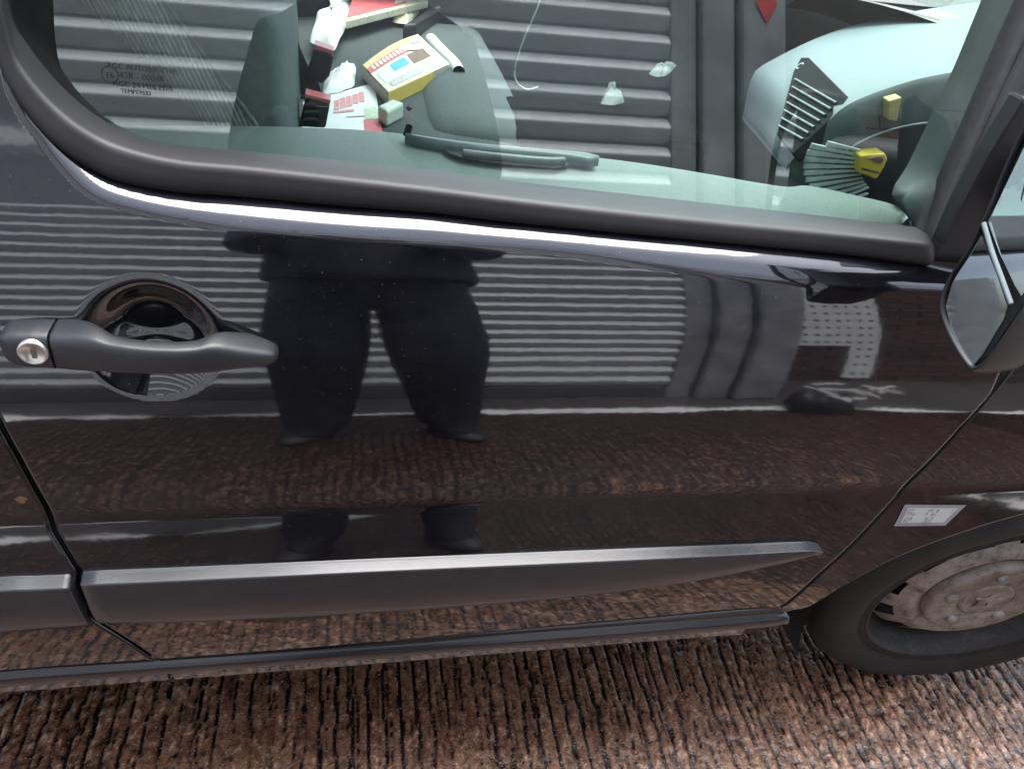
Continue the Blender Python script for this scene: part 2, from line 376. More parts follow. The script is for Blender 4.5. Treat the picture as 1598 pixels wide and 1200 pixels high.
# dark brick return wall beyond the jamb
bw = empty('brick_wall', (3.4, WY-.5, 0), 'low brown brick wall beyond the grey door jamb', 'wall')
MORT = plain('mortar', (.12, .10, .085), .9); BRK = [plain('brown_brick_%s' % n, c, .85, var=.25, scale=25, bump=.4, bscale=120) for n, c in (('dark', (.06, .033, .026)), ('mid', (.085, .045, .034)), ('red', (.10, .048, .035)))]
box('mortar_core', (1.84, WY-.62, 0), (6.0, WY-.408, 2.30), MORT, bw, .004)
bmes = []
for m in BRK:
    bm = bmesh.new(); bmesh.ops.create_cube(bm, size=1, matrix=Matrix.Diagonal((.215, .03, .065, 1))); me = bpy.data.meshes.new('brick'); bm.to_mesh(me); bm.free(); me.materials.append(m); bmes.append(me)
nb = 0
for r in range(30):
    for c in range(10):
        o = bpy.data.objects.new('brick', bmes[random.randrange(3)]); COL.objects.link(o); o.parent = bw
        o.location = (1.96+c*.225+(.1125 if r % 2 else 0)-3.4, .094+random.uniform(-.003, .003), .04+r*.075)
        nb += 1
box('upper_cladding', (1.84, WY-.62, 2.302), (6.0, WY-.41, 2.98), plain('brown_cladding', (.075, .06, .055), .6, var=.25, scale=4), bw, .004)
box('pale_fascia', (1.84, WY-.62, 2.984), (6.0, WY-.38, 3.9), CLAD, bw, .006)
# perforated pale panel leaning beside the jamb, and off-cuts on the ground
def perforated():
    t = empty('perforated_panel', (2.0, WY+.1, 0), 'pale perforated metal panel leaning beside the grey jamb', 'panel')
    bm = bmesh.new(); nx, nz = 22, 40; x0, x1 = 1.86, 2.24; ex = .38/nx; ez = 1.35/nz
    V = {}
    def q(x, z): 
        k = (round(x, 4), round(z, 4))
        if k not in V: V[k] = bm.verts.new((x+.0*z, WY+.10-.20*(z/1.7), z))
        return V[k]
    for i in range(nx):
        for j in range(nz):
            if i % 3 == 1 and j % 3 == 1: continue
            if j < 12 and i < 14: continue
            a, b, c, d = x0+i*ex, x0+(i+1)*ex, .22+j*ez, .22+(j+1)*ez
            bm.faces.new((q(a, c), q(b, c), q(b, d), q(a, d)))
    o = bmobj('panel_sheet', bm, plain('pale_zinc', (.62, .62, .60), .5, var=.1, scale=8), t)
    s = o.modifiers.new('solid', 'SOLIDIFY'); s.thickness = .003
perforated()
SCR = plain('bright_offcut', (.85, .85, .84), .4, metal=.1, var=.1)
def rubbish_bag():
    th = np.linspace(0, 2*np.pi, 40, endpoint=False); rows = []; r = np.random.default_rng(9)
    for z, k in ((.0, .92), (.03, 1), (.10, 1.02), (.17, .95), (.225, .7), (.235, .4), (.235, .02)):
        q = k*(1+.06*np.sin(5*th+z*30)+.05*np.sin(9*th-z*50)); rows.append(np.stack([1.90+.14*q*np.cos(th), WY+.30+.10*q*np.sin(th), z*.62+.008*np.sin(7*th)*(z > 0)], 1))
    tag(sheet('rubbish_bag', np.stack(rows, 0), BLACK, None, True, cv=True), 'black rubbish bag slumped at the foot of the perforated panel', 'bag')
rubbish_bag()
for k in range(14):
    a = random.uniform(0, 6.28); L = random.uniform(.07, .15); x = 1.97+random.uniform(-.12, .16); y = WY+.33+random.uniform(-.07, .10)
    c, s_ = math.cos(a)*L/2, math.sin(a)*L/2; n_ = (-math.sin(a)*.009, math.cos(a)*.009)
    z0 = .150+.022*(k % 4)
    A = [(x-c-n_[0], y-s_-n_[1], z0), (x+c-n_[0], y+s_-n_[1], z0+.02), (x+c+n_[0], y+s_+n_[1], z0+.02), (x-c+n_[0], y-s_+n_[1], z0)]
    o = poly_prism('metal_offcut', A, [(p[0], p[1], p[2]+.006) for p in A], SCR)
    tag(o, 'thin bright metal offcut in the scatter on the black rubbish bag', 'offcut', 'metal offcuts on the rubbish bag')
# apron and the wet channel line
ap = NT('wet_grey_apron'); apf = ap.noise(3, 5, .7)
APR = ap.surf(ap.bsdf(color=ap.ramp(apf, [(.3, (.055, .052, .05)), (.7, (.105, .098, .09))]), rough=.35))
o = link('shutter_apron', fastmesh('shutter_apron', [(-9, WY-.4, .004), (12, WY-.4, .004), (12, -1.86, .004), (-9, -1.86, .004)], [(0, 1, 2, 3)]), APR)
tag(o, 'wet grey concrete apron along the foot of the shutter', kind='structure')
def white_line():
    xs = np.linspace(-6, 8, 700); c = -1.83+.012*(vnoise(xs*3, xs*0, 41)-.5); wd = .042*np.clip(vnoise(xs*9, xs*0+3, 42)*.8+vnoise(xs*2.3, xs*0+5, 43)*1.1-.52, .03, 1)
    wd = wd*(1+.7*sm(xs, 1.4, 2.6))
    P = np.stack([np.stack([xs, c-wd, xs*0+.008], -1), np.stack([xs, c+wd, xs*0+.008], -1)], 1)
    o = sheet('white_ground_line', P, plain('worn_white_line_paint', (.86, .86, .85), .5, var=.1, scale=40), None, False)
    tag(o, 'thin worn white line painted along the edge of the apron', kind='structure')
white_line()

# ------------------------------------------------------------------ THE VAN
van = empty('parked_van', (0, .9, 0), 'dark purple-black metallic van parked on wet brown concrete, seen at its front side door', 'van')

SEAL_R = [(-85, -700), (-48, -330), (-10, -60), (18, 75), (40, 118), (75, 160), (118, 198), (165, 225), (210, 240), (285, 256), (385, 265), (540, 282), (670, 297), (780, 311), (940, 330), (1130, 350), (1320, 368), (1450, 381)]
SEAL_I = [(-55, -700), (-25, -330), (2, -60), (16, 27), (32, 56), (74, 111), (111, 149), (152, 182), (203, 209), (264, 225), (372, 236), (540, 252), (670, 267), (780, 281), (940, 299), (1130, 320), (1320, 341), (1428, 354)]
GT = math.tan(R_(18.5))
def glass_y(z): return .098+(z-1.17)*GT
def atglass(u, v, off=0):
    P = aty(u, v, .1)
    for _ in range(10): P = aty(u, v, glass_y(P[2])+off)
    return P
def onskin(u, v, off):
    P = aty(u, v, .035)
    for _ in range(6): P = aty(u, v, .5*P[1]+.5*float(yb0(P[0], P[2])+shoulder(P[0], P[2])))
    return aty(u, v, P[1]+off)
def build_seal():
    n = 160
    yo = np.array([onskin(u, v, 0)[1] for u, v in SEAL_O]); yo[:3] = yo[3]+np.array([.06, .03, .012])
    O = catmull([aty(u, v, y-.0035) for (u, v), y in zip(SEAL_O, yo)], n)
    O2 = O+np.array([0, .03, .004])
    Rr = catmull([aty(u, v, y-.002) for (u, v), y in zip(SEAL_R, yo)], n)
    I = catmull([atglass(u, v, -.004) for u, v in SEAL_I], n)
    I2 = I+np.array([0, .01, -.008])
    rows = [O2, O]
    for k in range(1, 5): rows.append(O*(1-k/5)+Rr*k/5+np.array([0, -.004*math.sin(math.pi*k/5), 0]))
    rows.append(Rr+np.array([0, -.0015, 0]))
    for k in range(1, 6): rows.append(Rr*(1-k/6)+I*k/6+np.array([0, -.002*math.sin(math.pi*k/6), .003*math.sin(math.pi*k/6)]))
    rows += [I, I2]
    P = np.stack(rows, 1)
    # closed rounded end
    e = P[-1].mean(0); tip = e*.15+P[-1]*.85+np.array([.012, .004, -.003]); tip2 = np.broadcast_to(tip.mean(0)+np.array([.004, .008, 0]), tip.shape)
    P = np.concatenate([P, tip[None], tip2[None]], 0)
    sheet('window_seal', P, SEALM, van)
    return O, Rr, I
SO, SR, SI = build_seal()

# gaps at the two ends of the door
GAPR = np.array([onb(u, v) for u, v in [(-75, 420), (-45, 560), (-12, 640), (0, 662), (30, 717), (70, 790), (85, 830), (108, 868), (124, 893), (121, 915), (127, 945), (150, 968), (178, 986), (208, 1005), (240, 1027), (262, 1045)]])
GAPF = np.array([onb(u, v) for u, v in [(1660, 470), (1577, 580), (1540, 625), (1500, 668), (1400, 775), (1330, 850), (1280, 895), (1235, 936), (1205, 957), (1170, 975)]])
def interp_z(G, z): i = np.argsort(G[:, 2]); return np.interp(z, G[i, 2], G[i, 0])
def inside(poly, x, z):
    x = np.asarray(x); ins = np.zeros(x.shape, bool); n = len(poly); j = n-1
    for i in range(n):
        xi, zi = poly[i]; xj, zj = poly[j]
        c = ((zi > z) != (zj > z)) & (x < (xj-xi)*(z-zi)/(zj-zi+1e-12)+xi); ins ^= c; j = i
    return ins
# window opening (x,z) just inside the seal's outer edge
_holec = resample(SO, 200)[:, [0, 2]]
HOLE = np.vstack([_holec+np.array([.004, .007]), [[1.6, _holec[-1, 1]+.007], [1.6, 2.6], [_holec[0, 0]+.004, 2.6]]])
ZB = .392
GAPW = .0042
def panel_rows(z): return interp_z(GAPR, z)+GAPW+.0005, interp_z(GAPF, z)-GAPW
def build_door():
    zs = np.r_[np.arange(ZB, 1.30, .0032), np.arange(1.30, 1.95, .012)]
    nx = 420; u = np.linspace(0, 1, nx)
    xl, xr = panel_rows(zs); xr = np.minimum(xr, .93)
    X = xl[:, None]+(xr-xl)[:, None]*u[None]; Z = np.broadcast_to(zs[:, None], X.shape)
    Y = yb(X, Z)
    keep = ~inside(HOLE, X, Z)
    P = np.stack([X, Y, Z], -1)
    # rolled edges at the ends
    def lip(e, s): return np.stack([e+np.array([s*.0012, .0016, 0]), e+np.array([s*.0013, .005, 0])], 1)
    Lp = lip(P[:, 0], -1)[:, ::-1]; Rp = lip(P[:, -1], 1)
    P = np.concatenate([Lp, P, Rp], 1); k = np.concatenate([keep[:, :1]]*2+[keep]+[keep[:, -1:]]*2, 1)
    return sheet('door_skin', P, PAINT, van, keep=k)
build_door()
def build_rear():
    zs = np.r_[np.arange(ZB, 1.30, .005), np.arange(1.30, 1.96, .02)]
    xr = interp_z(GAPR, zs)-GAPW; u = np.linspace(0, 1, 200)**.7
    X = -1.9+(xr+1.9)[:, None]*u[None]; Z = np.broadcast_to(zs[:, None], X.shape)
    Y = yb0(X, Z); P = np.stack([X, Y, Z], -1)
    e = P[:, -1]; P = np.concatenate([P, np.stack([e+np.array([.0012, .0016, 0]), e+np.array([.0013, .005, 0])], 1)], 1)
    o = sheet('rear_side_panel', P, PAINT, van)
    c = onb(33, 780)
    return o
rear = build_rear()
WC = np.array([1.264, -.008, .353]); WST, WCB = -.076, .15
ARCHPX = [(1203, 962), (1235, 952), (1262, 946), (1295, 926), (1330, 906), (1370, 884), (1400, 869), (1450, 849), (1500, 831), (1550, 815), (1598, 801)]
def build_wing():
    nt_, nv = 150, 130
    A = [onb(u, v) for u, v in ARCHPX]
    last = A[-1]
    # carry the arch over the wheel and down the far side
    r = np.hypot(last[0]-WC[0], last[2]-WC[2])
    a0 = math.atan2(last[2]-WC[2], last[0]-WC[0])
    for a in np.linspace(a0-.12, -.15, 14):
        x, z = WC[0]+r*math.cos(a), WC[2]+r*math.sin(a)+.01; A.append(np.array([x, float(yb0(x, z)), z]))
    L = catmull(A, nt_)
    g = GAPF[::-1] if GAPF[0, 2] > GAPF[-1, 2] else GAPF
    zs = np.linspace(L[0, 2], 1.118, nv); gx = interp_z(GAPF, zs)+GAPW
    L[0, 0] = gx[0]
    U = np.stack([np.linspace(gx[-1], 2.25, nt_), np.zeros(nt_), np.linspace(1.118, .92, nt_)], 1)
    v = np.linspace(0, 1, nv)
    X = L[:, None, 0]*(1-v)+U[:, None, 0]*v; Z = L[:, None, 2]*(1-v)+U[:, None, 2]*v
    t = np.linspace(0, 1, nt_)[:, None]
    X = X+(1-t)**5*(gx-X[0])[None]; 
    Y = yb0(X, Z); P = np.stack([X, Y, Z], -1)
    e = P[:, 0]; P = np.concatenate([(e+np.array([0, .05, .004]))[:, None], (e+np.array([0, .004, -.002]))[:, None], P], 1)
    return sheet('front_wing', P, PAINT, van)
wing = build_wing()
# dark channel seen through the door gaps
for G, nm in ((GAPR, 'rear_door_channel'), (GAPF, 'front_door_channel')):
    i = np.argsort(G[:, 2]); g = resample(G[i], 120); g[:, 1] = yb0(g[:, 0], g[:, 2]); k = GAPW-.0002
    P = np.stack([g+np.array([a, b, 0]) for a, b in ((k, .0012), (k+.001, .014), (-k-.001, .014), (-k, .0012))], 1); sheet(nm, P, DARK, van)

# rubbing strips
def strip(name, top, bot, xa, xb, endcurve=None, parent=van):
    """top/bot: pixel polylines; a proud tapered strip with a chamfered top"""
    n = 60
    T = catmull([onb(u, v) for u, v in top], n); B = catmull([onb(u, v) for u, v in bot], n)
    O = np.array([0, -1.0, 0])
    rows = [T+np.array([0, .004, .001]), T+O*.0015]
    for k in (0, .1, .5, .9, 1): rows.append(T*(1-.012-.05*k)+B*(.012+.05*k)+O*(.0030+.0148*k))
    for k in (.075, .09, .2): rows.append(T*(1-k)+B*k+O*.0188)
    for k in (.35, .5, .65, .8, .9): rows.append(T*(1-k)+B*k+O*(.0182-.007*max(0, (k-.5)/.5)**1.5))
    rows += [B+O*.007, B+np.array([0, .004, 0])]
    P = np.stack(rows, 1)
    def cap(P, e, s):
        c = P[e].mean(0); a = P[e]*.93+c*.07+np.array([s*.003, .003, 0]); b = a*.5+c*.5+np.array([s*.002, .012, 0]); return a[None], b[None]
    a, b = cap(P, 0, -1); P = np.concatenate([b, a, P], 0); a, b = cap(P, -1, 1); P = np.concatenate([P, a, b], 0)
    return sheet(name, P, STRIP, parent)
strip('rubbing_strip', [(131, 891), (300, 884), (600, 871), (900, 859), (1150, 849), (1262, 845), (1276, 848)], [(158, 966), (320, 963), (600, 949), (850, 930), (1060, 905), (1190, 878), (1272, 856)], 0, 0)
strip('rubbing_strip', [(-400, 922), (-200, 912), (0, 900), (60, 898), (108, 896)], [(-400, 998), (-200, 990), (0, 979), (60, 974), (140, 969)], 0, 0)
# sill and its black trim
def build_sill():
    xs = np.linspace(-1.9, 0, 2)
    top = [(-400, 1082), (0, 1040), (240, 1025), (480, 1008), (800, 984), (1000, 968), (1170, 953), (1222, 950)]
    hi = [(-400, 1092), (0, 1054), (240, 1036), (480, 1019), (800, 995), (1000, 980), (1170, 966), (1228, 960)]
    lo = [(-400, 1112), (0, 1070), (240, 1050), (480, 1032), (800, 1008), (1000, 992), (1170, 978), (1226, 971)]
    n = 70
    y0 = float(yb0(0, .40))
    T = catmull([aty(u, v, y0-.004) for u, v in top], n); H = catmull([aty(u, v, y0-.0045) for u, v in hi], n); Lo = catmull([aty(u, v, y0-.005) for u, v in lo], n)
    rows = [T+np.array([0, .03, .01]), T+np.array([0, .006, .001]), T]
    for k in (.2, .4, .5, .6, .7, .8, .9): rows.append(T*(1-k)+H*k+np.array([0, -.009*math.sin(max(0, (k-.50)/.50)*math.pi/2), 0]))
    rows += [H+np.array([0, -.009, 0]), H*.6+Lo*.4+np.array([0, -.0095, 0]), H*.3+Lo*.7+np.array([0, -.008, 0]), Lo+np.array([0, -.003, 0]), Lo+np.array([0, .02, -.002]), Lo+np.array([0, .06, 0])]
    P = np.stack(rows, 1); c = P[-1].mean(0)
    P = np.concatenate([P, (P[-1]*.9+c*.1+np.array([.004, .003, 0]))[None], (P[-1]*.4+c*.6+np.array([.005, .012, 0]))[None]], 0)
    sheet('sill_trim', P, plain('satin_black_sill', (.007, .008, .010), .24, var=.2, ior=1.65), van)
    # painted lower sill edge
    lo2 = [(-400, 1122), (0, 1084), (240, 1060), (480, 1041), (800, 1018), (1000, 1002), (1170, 987), (1215, 980)]
    A = Lo+np.array([0, .012, 0]); B = catmull([aty(u, v, y0+.03) for u, v in lo2], n)
    P = np.stack([A, A*.5+B*.5+np.array([0, -.002, 0]), B, B+np.array([0, .10, .004])], 1)
    sheet('sill_edge', P, PAINT, van)
build_sill()

# ------------------------------------------------------------------ door handle
def build_handle():
    st = [  # u, top v, bottom v, how far the face stands off the skin, half depth
        (88, 512, 575, .030, .024), (110, 513, 577, .034, .024), (135, 515, 579, .038, .022), (155, 521, 580, .042, .018), (172, 530, 582, .044, .014),
        (200, 536, 583, .047, .012), (240, 540, 584, .049, .012), (280, 541, 584, .049, .012), (310, 539, 583, .047, .013), (330, 531, 581, .044, .017), (350, 530, 578, .041, .020),
        (380, 534, 573, .035, .022), (405, 537, 570, .028, .022), (422, 541, 567, .023, .019), (430, 544, 563, .018, .014), (433, 548, 558, .013, .008)]
    def sect(u, vt, vb, so_, hd):
        mu = (vt+vb)/2; b = onb(u, mu); yf = b[1]-so_
        T = aty(u, vt, yf+hd*.8); Bm = aty(u, vb, yf+hd*.35); cz = (T[2]+Bm[2])/2; hz = (T[2]-Bm[2])/2; cx = (T[0]+Bm[0])/2
        th = np.linspace(0, 2*np.pi, 28, endpoint=False); c, s_ = np.cos(th), np.sin(th); e = .48
        yy = yf+hd-hd*np.sign(c)*np.abs(c)**e; zz = cz+hz*np.sign(s_)*np.abs(s_)**e
        return np.stack([cx+0*yy, yy, zz], 1)
    S1 = [sect(*s_) for s_ in st]
    us = np.array([s_[0] for s_ in st], float); K = np.stack(S1)
    uu = np.r_[np.linspace(88, 425, 90), np.linspace(426, 433, 8)]
    G = np.stack([np.stack([np.interp(uu, us, K[:, j, k]) for k in range(3)], 1) for j in range(28)], 1)
    # soften the piecewise stations
    for _ in range(6): G[1:-1] = .5*G[1:-1]+.25*(G[:-2]+G[2:])
    c0 = G[0].mean(0); c1 = G[-1].mean(0)
    G = np.concatenate([np.broadcast_to(c0, G[0].shape)[None]*1.0, (G[0]*.97+c0*.03)[None], G, np.broadcast_to(c1+np.array([.001, 0, 0]), G[0].shape)[None]], 0)
    hd = sheet('door_handle', G, PLASTIC, van, cv=True)
    # lock cap
    cap = [(4, 520, 548, .013, .012), (6, 516, 556, .018, .016), (10, 513, 562, .022, .019), (18, 511, 567, .026, .022), (35, 511, 571, .029, .024), (60, 511, 573, .030, .024), (84, 512, 575, .030, .024)]
    K = np.stack([sect(*s_) for s_ in cap]); us = np.array([s_[0] for s_ in cap], float); uu = np.linspace(4, 84, 40)
    G = np.stack([np.stack([np.interp(uu, us, K[:, j, k]) for k in range(3)], 1) for j in range(28)], 1)
    for _ in range(3): G[1:-1] = .5*G[1:-1]+.25*(G[:-2]+G[2:])
    c0 = G[0].mean(0); c1 = G[-1].mean(0)
    G = np.concatenate([np.broadcast_to(c0, G[0].shape)[None], G, (G[-1]*.97+c1*.03)[None], np.broadcast_to(c1, G[0].shape)[None]], 0)
    lc = sheet('lock_cap', G, PLASTIC, hd, cv=True)
    # lock barrel
    fc = onb(50, 551); yf = fc[1]-.0305; C0 = aty(51, 551, yf)
    th = np.linspace(0, 2*np.pi, 32, endpoint=False); rr = .0142
    def ring(r, y): return np.stack([C0[0]+r*np.cos(th), yf+y+0*th, C0[2]+r*np.sin(th)*1.0], 1)
    G = np.stack([ring(rr+.0012, .006), ring(rr+.0012, -.0005), ring(rr, -.0016), ring(rr*.9, -.0016), ring(rr*.88, -.0008), ring(1e-4, -.0008)], 0)
    lb = sheet('lock_barrel', G, CHROME, hd, cv=True)
    x, z = C0[0]+.001, C0[2]
    poly_prism('keyhole', [(x-.0022, yf-.0018, z-.006), (x+.0022, yf-.0018, z-.006), (x+.0022, yf-.0018, z+.006), (x-.0022, yf-.0018, z+.006)], [(x-.0022, yf+.002, z-.006), (x+.0022, yf+.002, z-.006), (x+.0022, yf+.002, z+.006), (x-.0022, yf+.002, z+.006)], plain('keyhole_slot', (.10, .09, .07), .5), hd, 0)
    # gasket round the two feet of the handle
    def foot(us_, pad):
        top = [(u, t-pad) for u, t, *_ in us_]; bt = [(u, b+pad*.5) for u, _, b, *_ in us_][::-1]
        pts = [onb(u, v) for u, v in top+bt]; a = [p+np.array([0, .000, 0]) for p in pts]; b = [p+np.array([0, .012, 0]) for p in pts]
        poly_prism('handle_gasket', a, b, BLACK, hd, .0015)
    foot([(0, 512, 550), (12, 506, 566), (60, 505, 576), (130, 507, 582)], 2)
    foot([(335, 524, 583), (380, 529, 577), (425, 536, 567), (441, 548, 556)], 2)
build_handle()

# ------------------------------------------------------------------ glass
def build_glass():
    low = catmull([atglass(u, v, .002) for u, v in SEAL_I], 80)
    low = low+np.array([0, .0, -.006])
    ztop = 1.93
    apx = [(1428, 354), (1452, 300), (1505, 190), (1560, 75), (1598, -5), (1760, -345)]
    A = np.array([atglass(u, v, .002) for u, v in apx])
    up = []
    for p in low:
        # top of the pane over each point of its lower edge, limited by the sloping pillar
        f = (p[0]-low[0, 0])/(low[-1, 0]-low[0, 0]); x = low[0, 0]+f*(1.05-low[0, 0]); 
        z = ztop; zt = np.interp(p[0], [A[0, 0], A[-1, 0]], [A[0, 2], A[-1, 2]])
        up.append([p[0]*.25+x*.75 if f > .5 else p[0], glass_y(ztop)+.002, ztop])
    up = np.array(up)
    v = np.linspace(0, 1, 14)[None, :, None]
    P = low[:, None]*(1-v)+up[:, None]*v
    P[..., 1] = glass_y(P[..., 2])+.002
    return sheet('window_glass', P, GLASS, van)
glass = build_glass()
def text_mesh(name, body, size, origin, ux, uz, mat, parent):
    cu = bpy.data.curves.new(name, 'FONT'); cu.body = body; cu.size = size; cu.resolution_u = 2
    o = bpy.data.objects.new(name, cu); COL.objects.link(o); dg = bpy.context.evaluated_depsgraph_get()
    me = bpy.data.meshes.new_from_object(o.evaluated_get(dg)); bpy.data.objects.remove(o); me.materials.clear()
    ux = Vector(ux).normalized(); uz = Vector(uz).normalized(); nn = ux.cross(uz)
    m = Matrix([[ux[0], uz[0], nn[0], origin[0]], [ux[1], uz[1], nn[1], origin[1]], [ux[2], uz[2], nn[2], origin[2]], [0, 0, 0, 1]])
    me.transform(m)
    return link(name, me, mat, parent)
def etched():
    def d(u, v): return atglass(u, v, .0005)
    for (body, u, v, h) in (('AGC AUTOMOTIVE', 166, 106, .0062), ('43R - 00048', 186, 122, .0070), ('AGC 24 M16 M10', 176, 134, .0062), ('TEMPERED', 188, 145, .005)):
        o = d(u, v); ux = d(u+60, v+6)-o
        text_mesh('etched_mark', body, h*1.35, o, ux, (0, GT, 1), ETCH, glass)
    o = d(165, 121.5); ux = d(225, 127)-o; text_mesh('etched_mark', 'E6', .0085, o, ux, (0, GT, 1), ETCH, glass)
    c = d(171, 117); ux = (d(225, 123)-c); ux /= np.linalg.norm(ux); uz = np.array([0, GT, 1]); uz /= np.linalg.norm(uz); th = np.linspace(0, 2*np.pi, 32, endpoint=False)
    G = np.stack([c+r*(np.cos(th)[:, None]*ux+np.sin(th)[:, None]*uz) for r in (.0082, .0090)], 0); sheet('etched_mark', G, ETCH, glass, False, cv=True)
etched()

# ------------------------------------------------------------------ inner door trim
def build_trim():
    n = 90
    I = catmull([atglass(u, v, .004) for u, v in SEAL_I[8:]], n)+np.array([0, 0, -.012])
    edge = [(150, 188), (200, 197), (300, 197), (430, 198), (560, 203), (640, 211), (700, 222), (800, 234), (900, 243), (1000, 255), (1100, 271), (1180, 285), (1230, 292), (1262, 290), (1330, 304), (1398, 321), (1416, 341)]
    def ez(u): return 1.163-.022*(u-150)/1200
    E = catmull([atz(u, v, ez(u)) for u, v in edge], n)
    mid = I*.5+E*.5; mid[:, 2] = np.maximum(I[:, 2], E[:, 2])*.35+mid[:, 2]*.65
    Q = E*.93+I*.07+np.array([0, 0, .002])
    P = np.stack([I, I*.75+E*.25+np.array([0, 0, .003]), mid+np.array([0, 0, .003]), I*.25+E*.75+np.array([0, 0, .004]), Q, E, E+np.array([0, .006, -.012]), E+np.array([0, .012, -.05]), E+np.array([0, .03, -.5])], 1)
    o = sheet('inner_door_trim', P, TRIM, van)
    return o, E, I
trim, TE, TI = build_trim()
def build_pull():
    # slot with a dark pocket and a slim bar over its far edge
    zt = 1.158
    ue = [150, 200, 300, 430, 560, 640, 700, 800, 900, 1000, 1100]; ve = [188, 197, 197, 198, 203, 211, 222, 234, 243, 255, 271]
    ui = [189+14*0, 264, 372, 540, 670, 780, 940, 1130]; vi = [205, 225, 236, 252, 267, 281, 299, 320]
    def led(u, v, up):
        a_, b_ = np.interp(u, ue, ve), np.interp(u, ui, vi); t = np.clip((v-a_)/(b_-a_), 0, 1)
        return atz(u, v, (1.163-.022*(u-150)/1200)*(1-t)+(atglass(u, b_)[2]-.012)*t+up)
    lo = [(690, 229), (700, 238), (722, 247), (770, 254), (830, 260), (868, 263), (886, 258), (891, 250), (884, 244), (860, 240), (800, 233), (740, 227), (705, 225)]
    a = [led(u, v, .010) for u, v in lo]; c = np.mean(a, 0)
    poly_prism('pull_pocket', a, [p*.9+c*.1+np.array([0, .0, -.001]) for p in a], plain('dark_pocket', (.018, .026, .027), .5), trim, 0)
    bar = [(632, 212), (680, 220), (750, 229), (830, 236), (900, 242), (934, 247)]
    B = catmull([led(u, v, .016) for u, v in bar], 50); wd = np.interp(np.linspace(0, 1, 50), [0, .06, .3, .8, .94, 1], [.003, .007, .010, .010, .016, .004])
    rows = []
    for s_, zz in ((-1, -.010), (-1, -.002), (-.6, .003), (.4, .003), (1, -.002), (1, -.010)):
        rows.append(B+np.stack([0*wd, s_*wd, 0*wd+zz], 1))
    sheet('pull_bar', np.stack(rows, 1), plain('pull_grey', (.12, .155, .16), .35, var=.06), trim)
    k = led(634, 212, .012); tube('lock_knob', [k, k+np.array([.004, 0, .014])], .005, BLACK, trim)
    g = catmull([led(u, v, .013) for u, v in [(722, 240), (780, 246), (850, 252), (880, 252)]], 20)
    tube('pull_grip', g, .006, plain('pull_inner', (.10, .12, .12), .3), trim)
build_pull()

# ------------------------------------------------------------------ pillar and frame at the front of the window
def ribbon(name, L, Rr, yl, yr, mat, th=.02, parent=van, n=30, bulge=.004):
    A = catmull([aty(u, v, y) for (u, v), y in zip(L, yl)], n); B = catmull([aty(u, v, y) for (u, v), y in zip(Rr, yr)], n)
    rows = [A+np.array([0, th, 0]), A]
    for k in (.12, .35, .65, .88): rows.append(A*(1-k)+B*k+np.array([0, -bulge*math.sin(math.pi*k), 0]))
    rows += [B, B+np.array([0, th, 0])]
    return sheet(name, np.stack(rows, 1), mat, parent)
def yg(u, v, off): return atglass(u, v)[1]+off
def frame():
    inL = [(1427, 353), (1403, 312), (1430, 262), (1471, 174), (1502, 109), (1547, 0), (1690, -345)]
    inR = [(1452, 364), (1464, 332), (1476, 300), (1505, 232), (1552, 128), (1600, 8), (1760, -345)]
    ribbon('pillar_trim', inL, inR, [yg(*p, o_) for p, o_ in zip(inL, (.006, .022, .06, .095, .10, .10, .10))], [yg(*p, .012) for p in inR], PILLAR, .02, bulge=.006)
    a = [(1449, 372), (1476, 305), (1506, 235), (1552, 130), (1600, 20), (1762, -345)]
    b = [(1463, 384), (1492, 306), (1524, 235), (1566, 140), (1616, 30), (1780, -340)]
    ribbon('frame_seal', a, b, [yg(*p, -.006) for p in a], [yg(*p, -.012) for p in b], RUBBER, .03)
    c = [(1468, 390), (1496, 312), (1527, 240), (1570, 142), (1620, 35), (1784, -338)]
    d = [(1490, 420), (1522, 330), (1550, 262), (1596, 160), (1648, 50), (1830, -320)]
    ribbon('door_frame', c, d, [yg(*p, -.020) for p in c], [yg(*p, -.022) for p in d], SEALM, .05, bulge=.008)
    e = [(1452, 418), (1466, 405), (1478, 380), (1494, 430)]
    # triangular foot of the mirror
    T = [(1450, 417), (1472, 384), (1502, 318), (1545, 238), (1600, 150), (1640, 200), (1600, 330), (1530, 434)]
    A = [aty(u, v, .030) for u, v in T]; B = [p+np.array([0, .03, 0]) for p in A]
    poly_prism('mirror_foot', A, B, SEALM, van, .006)
frame()

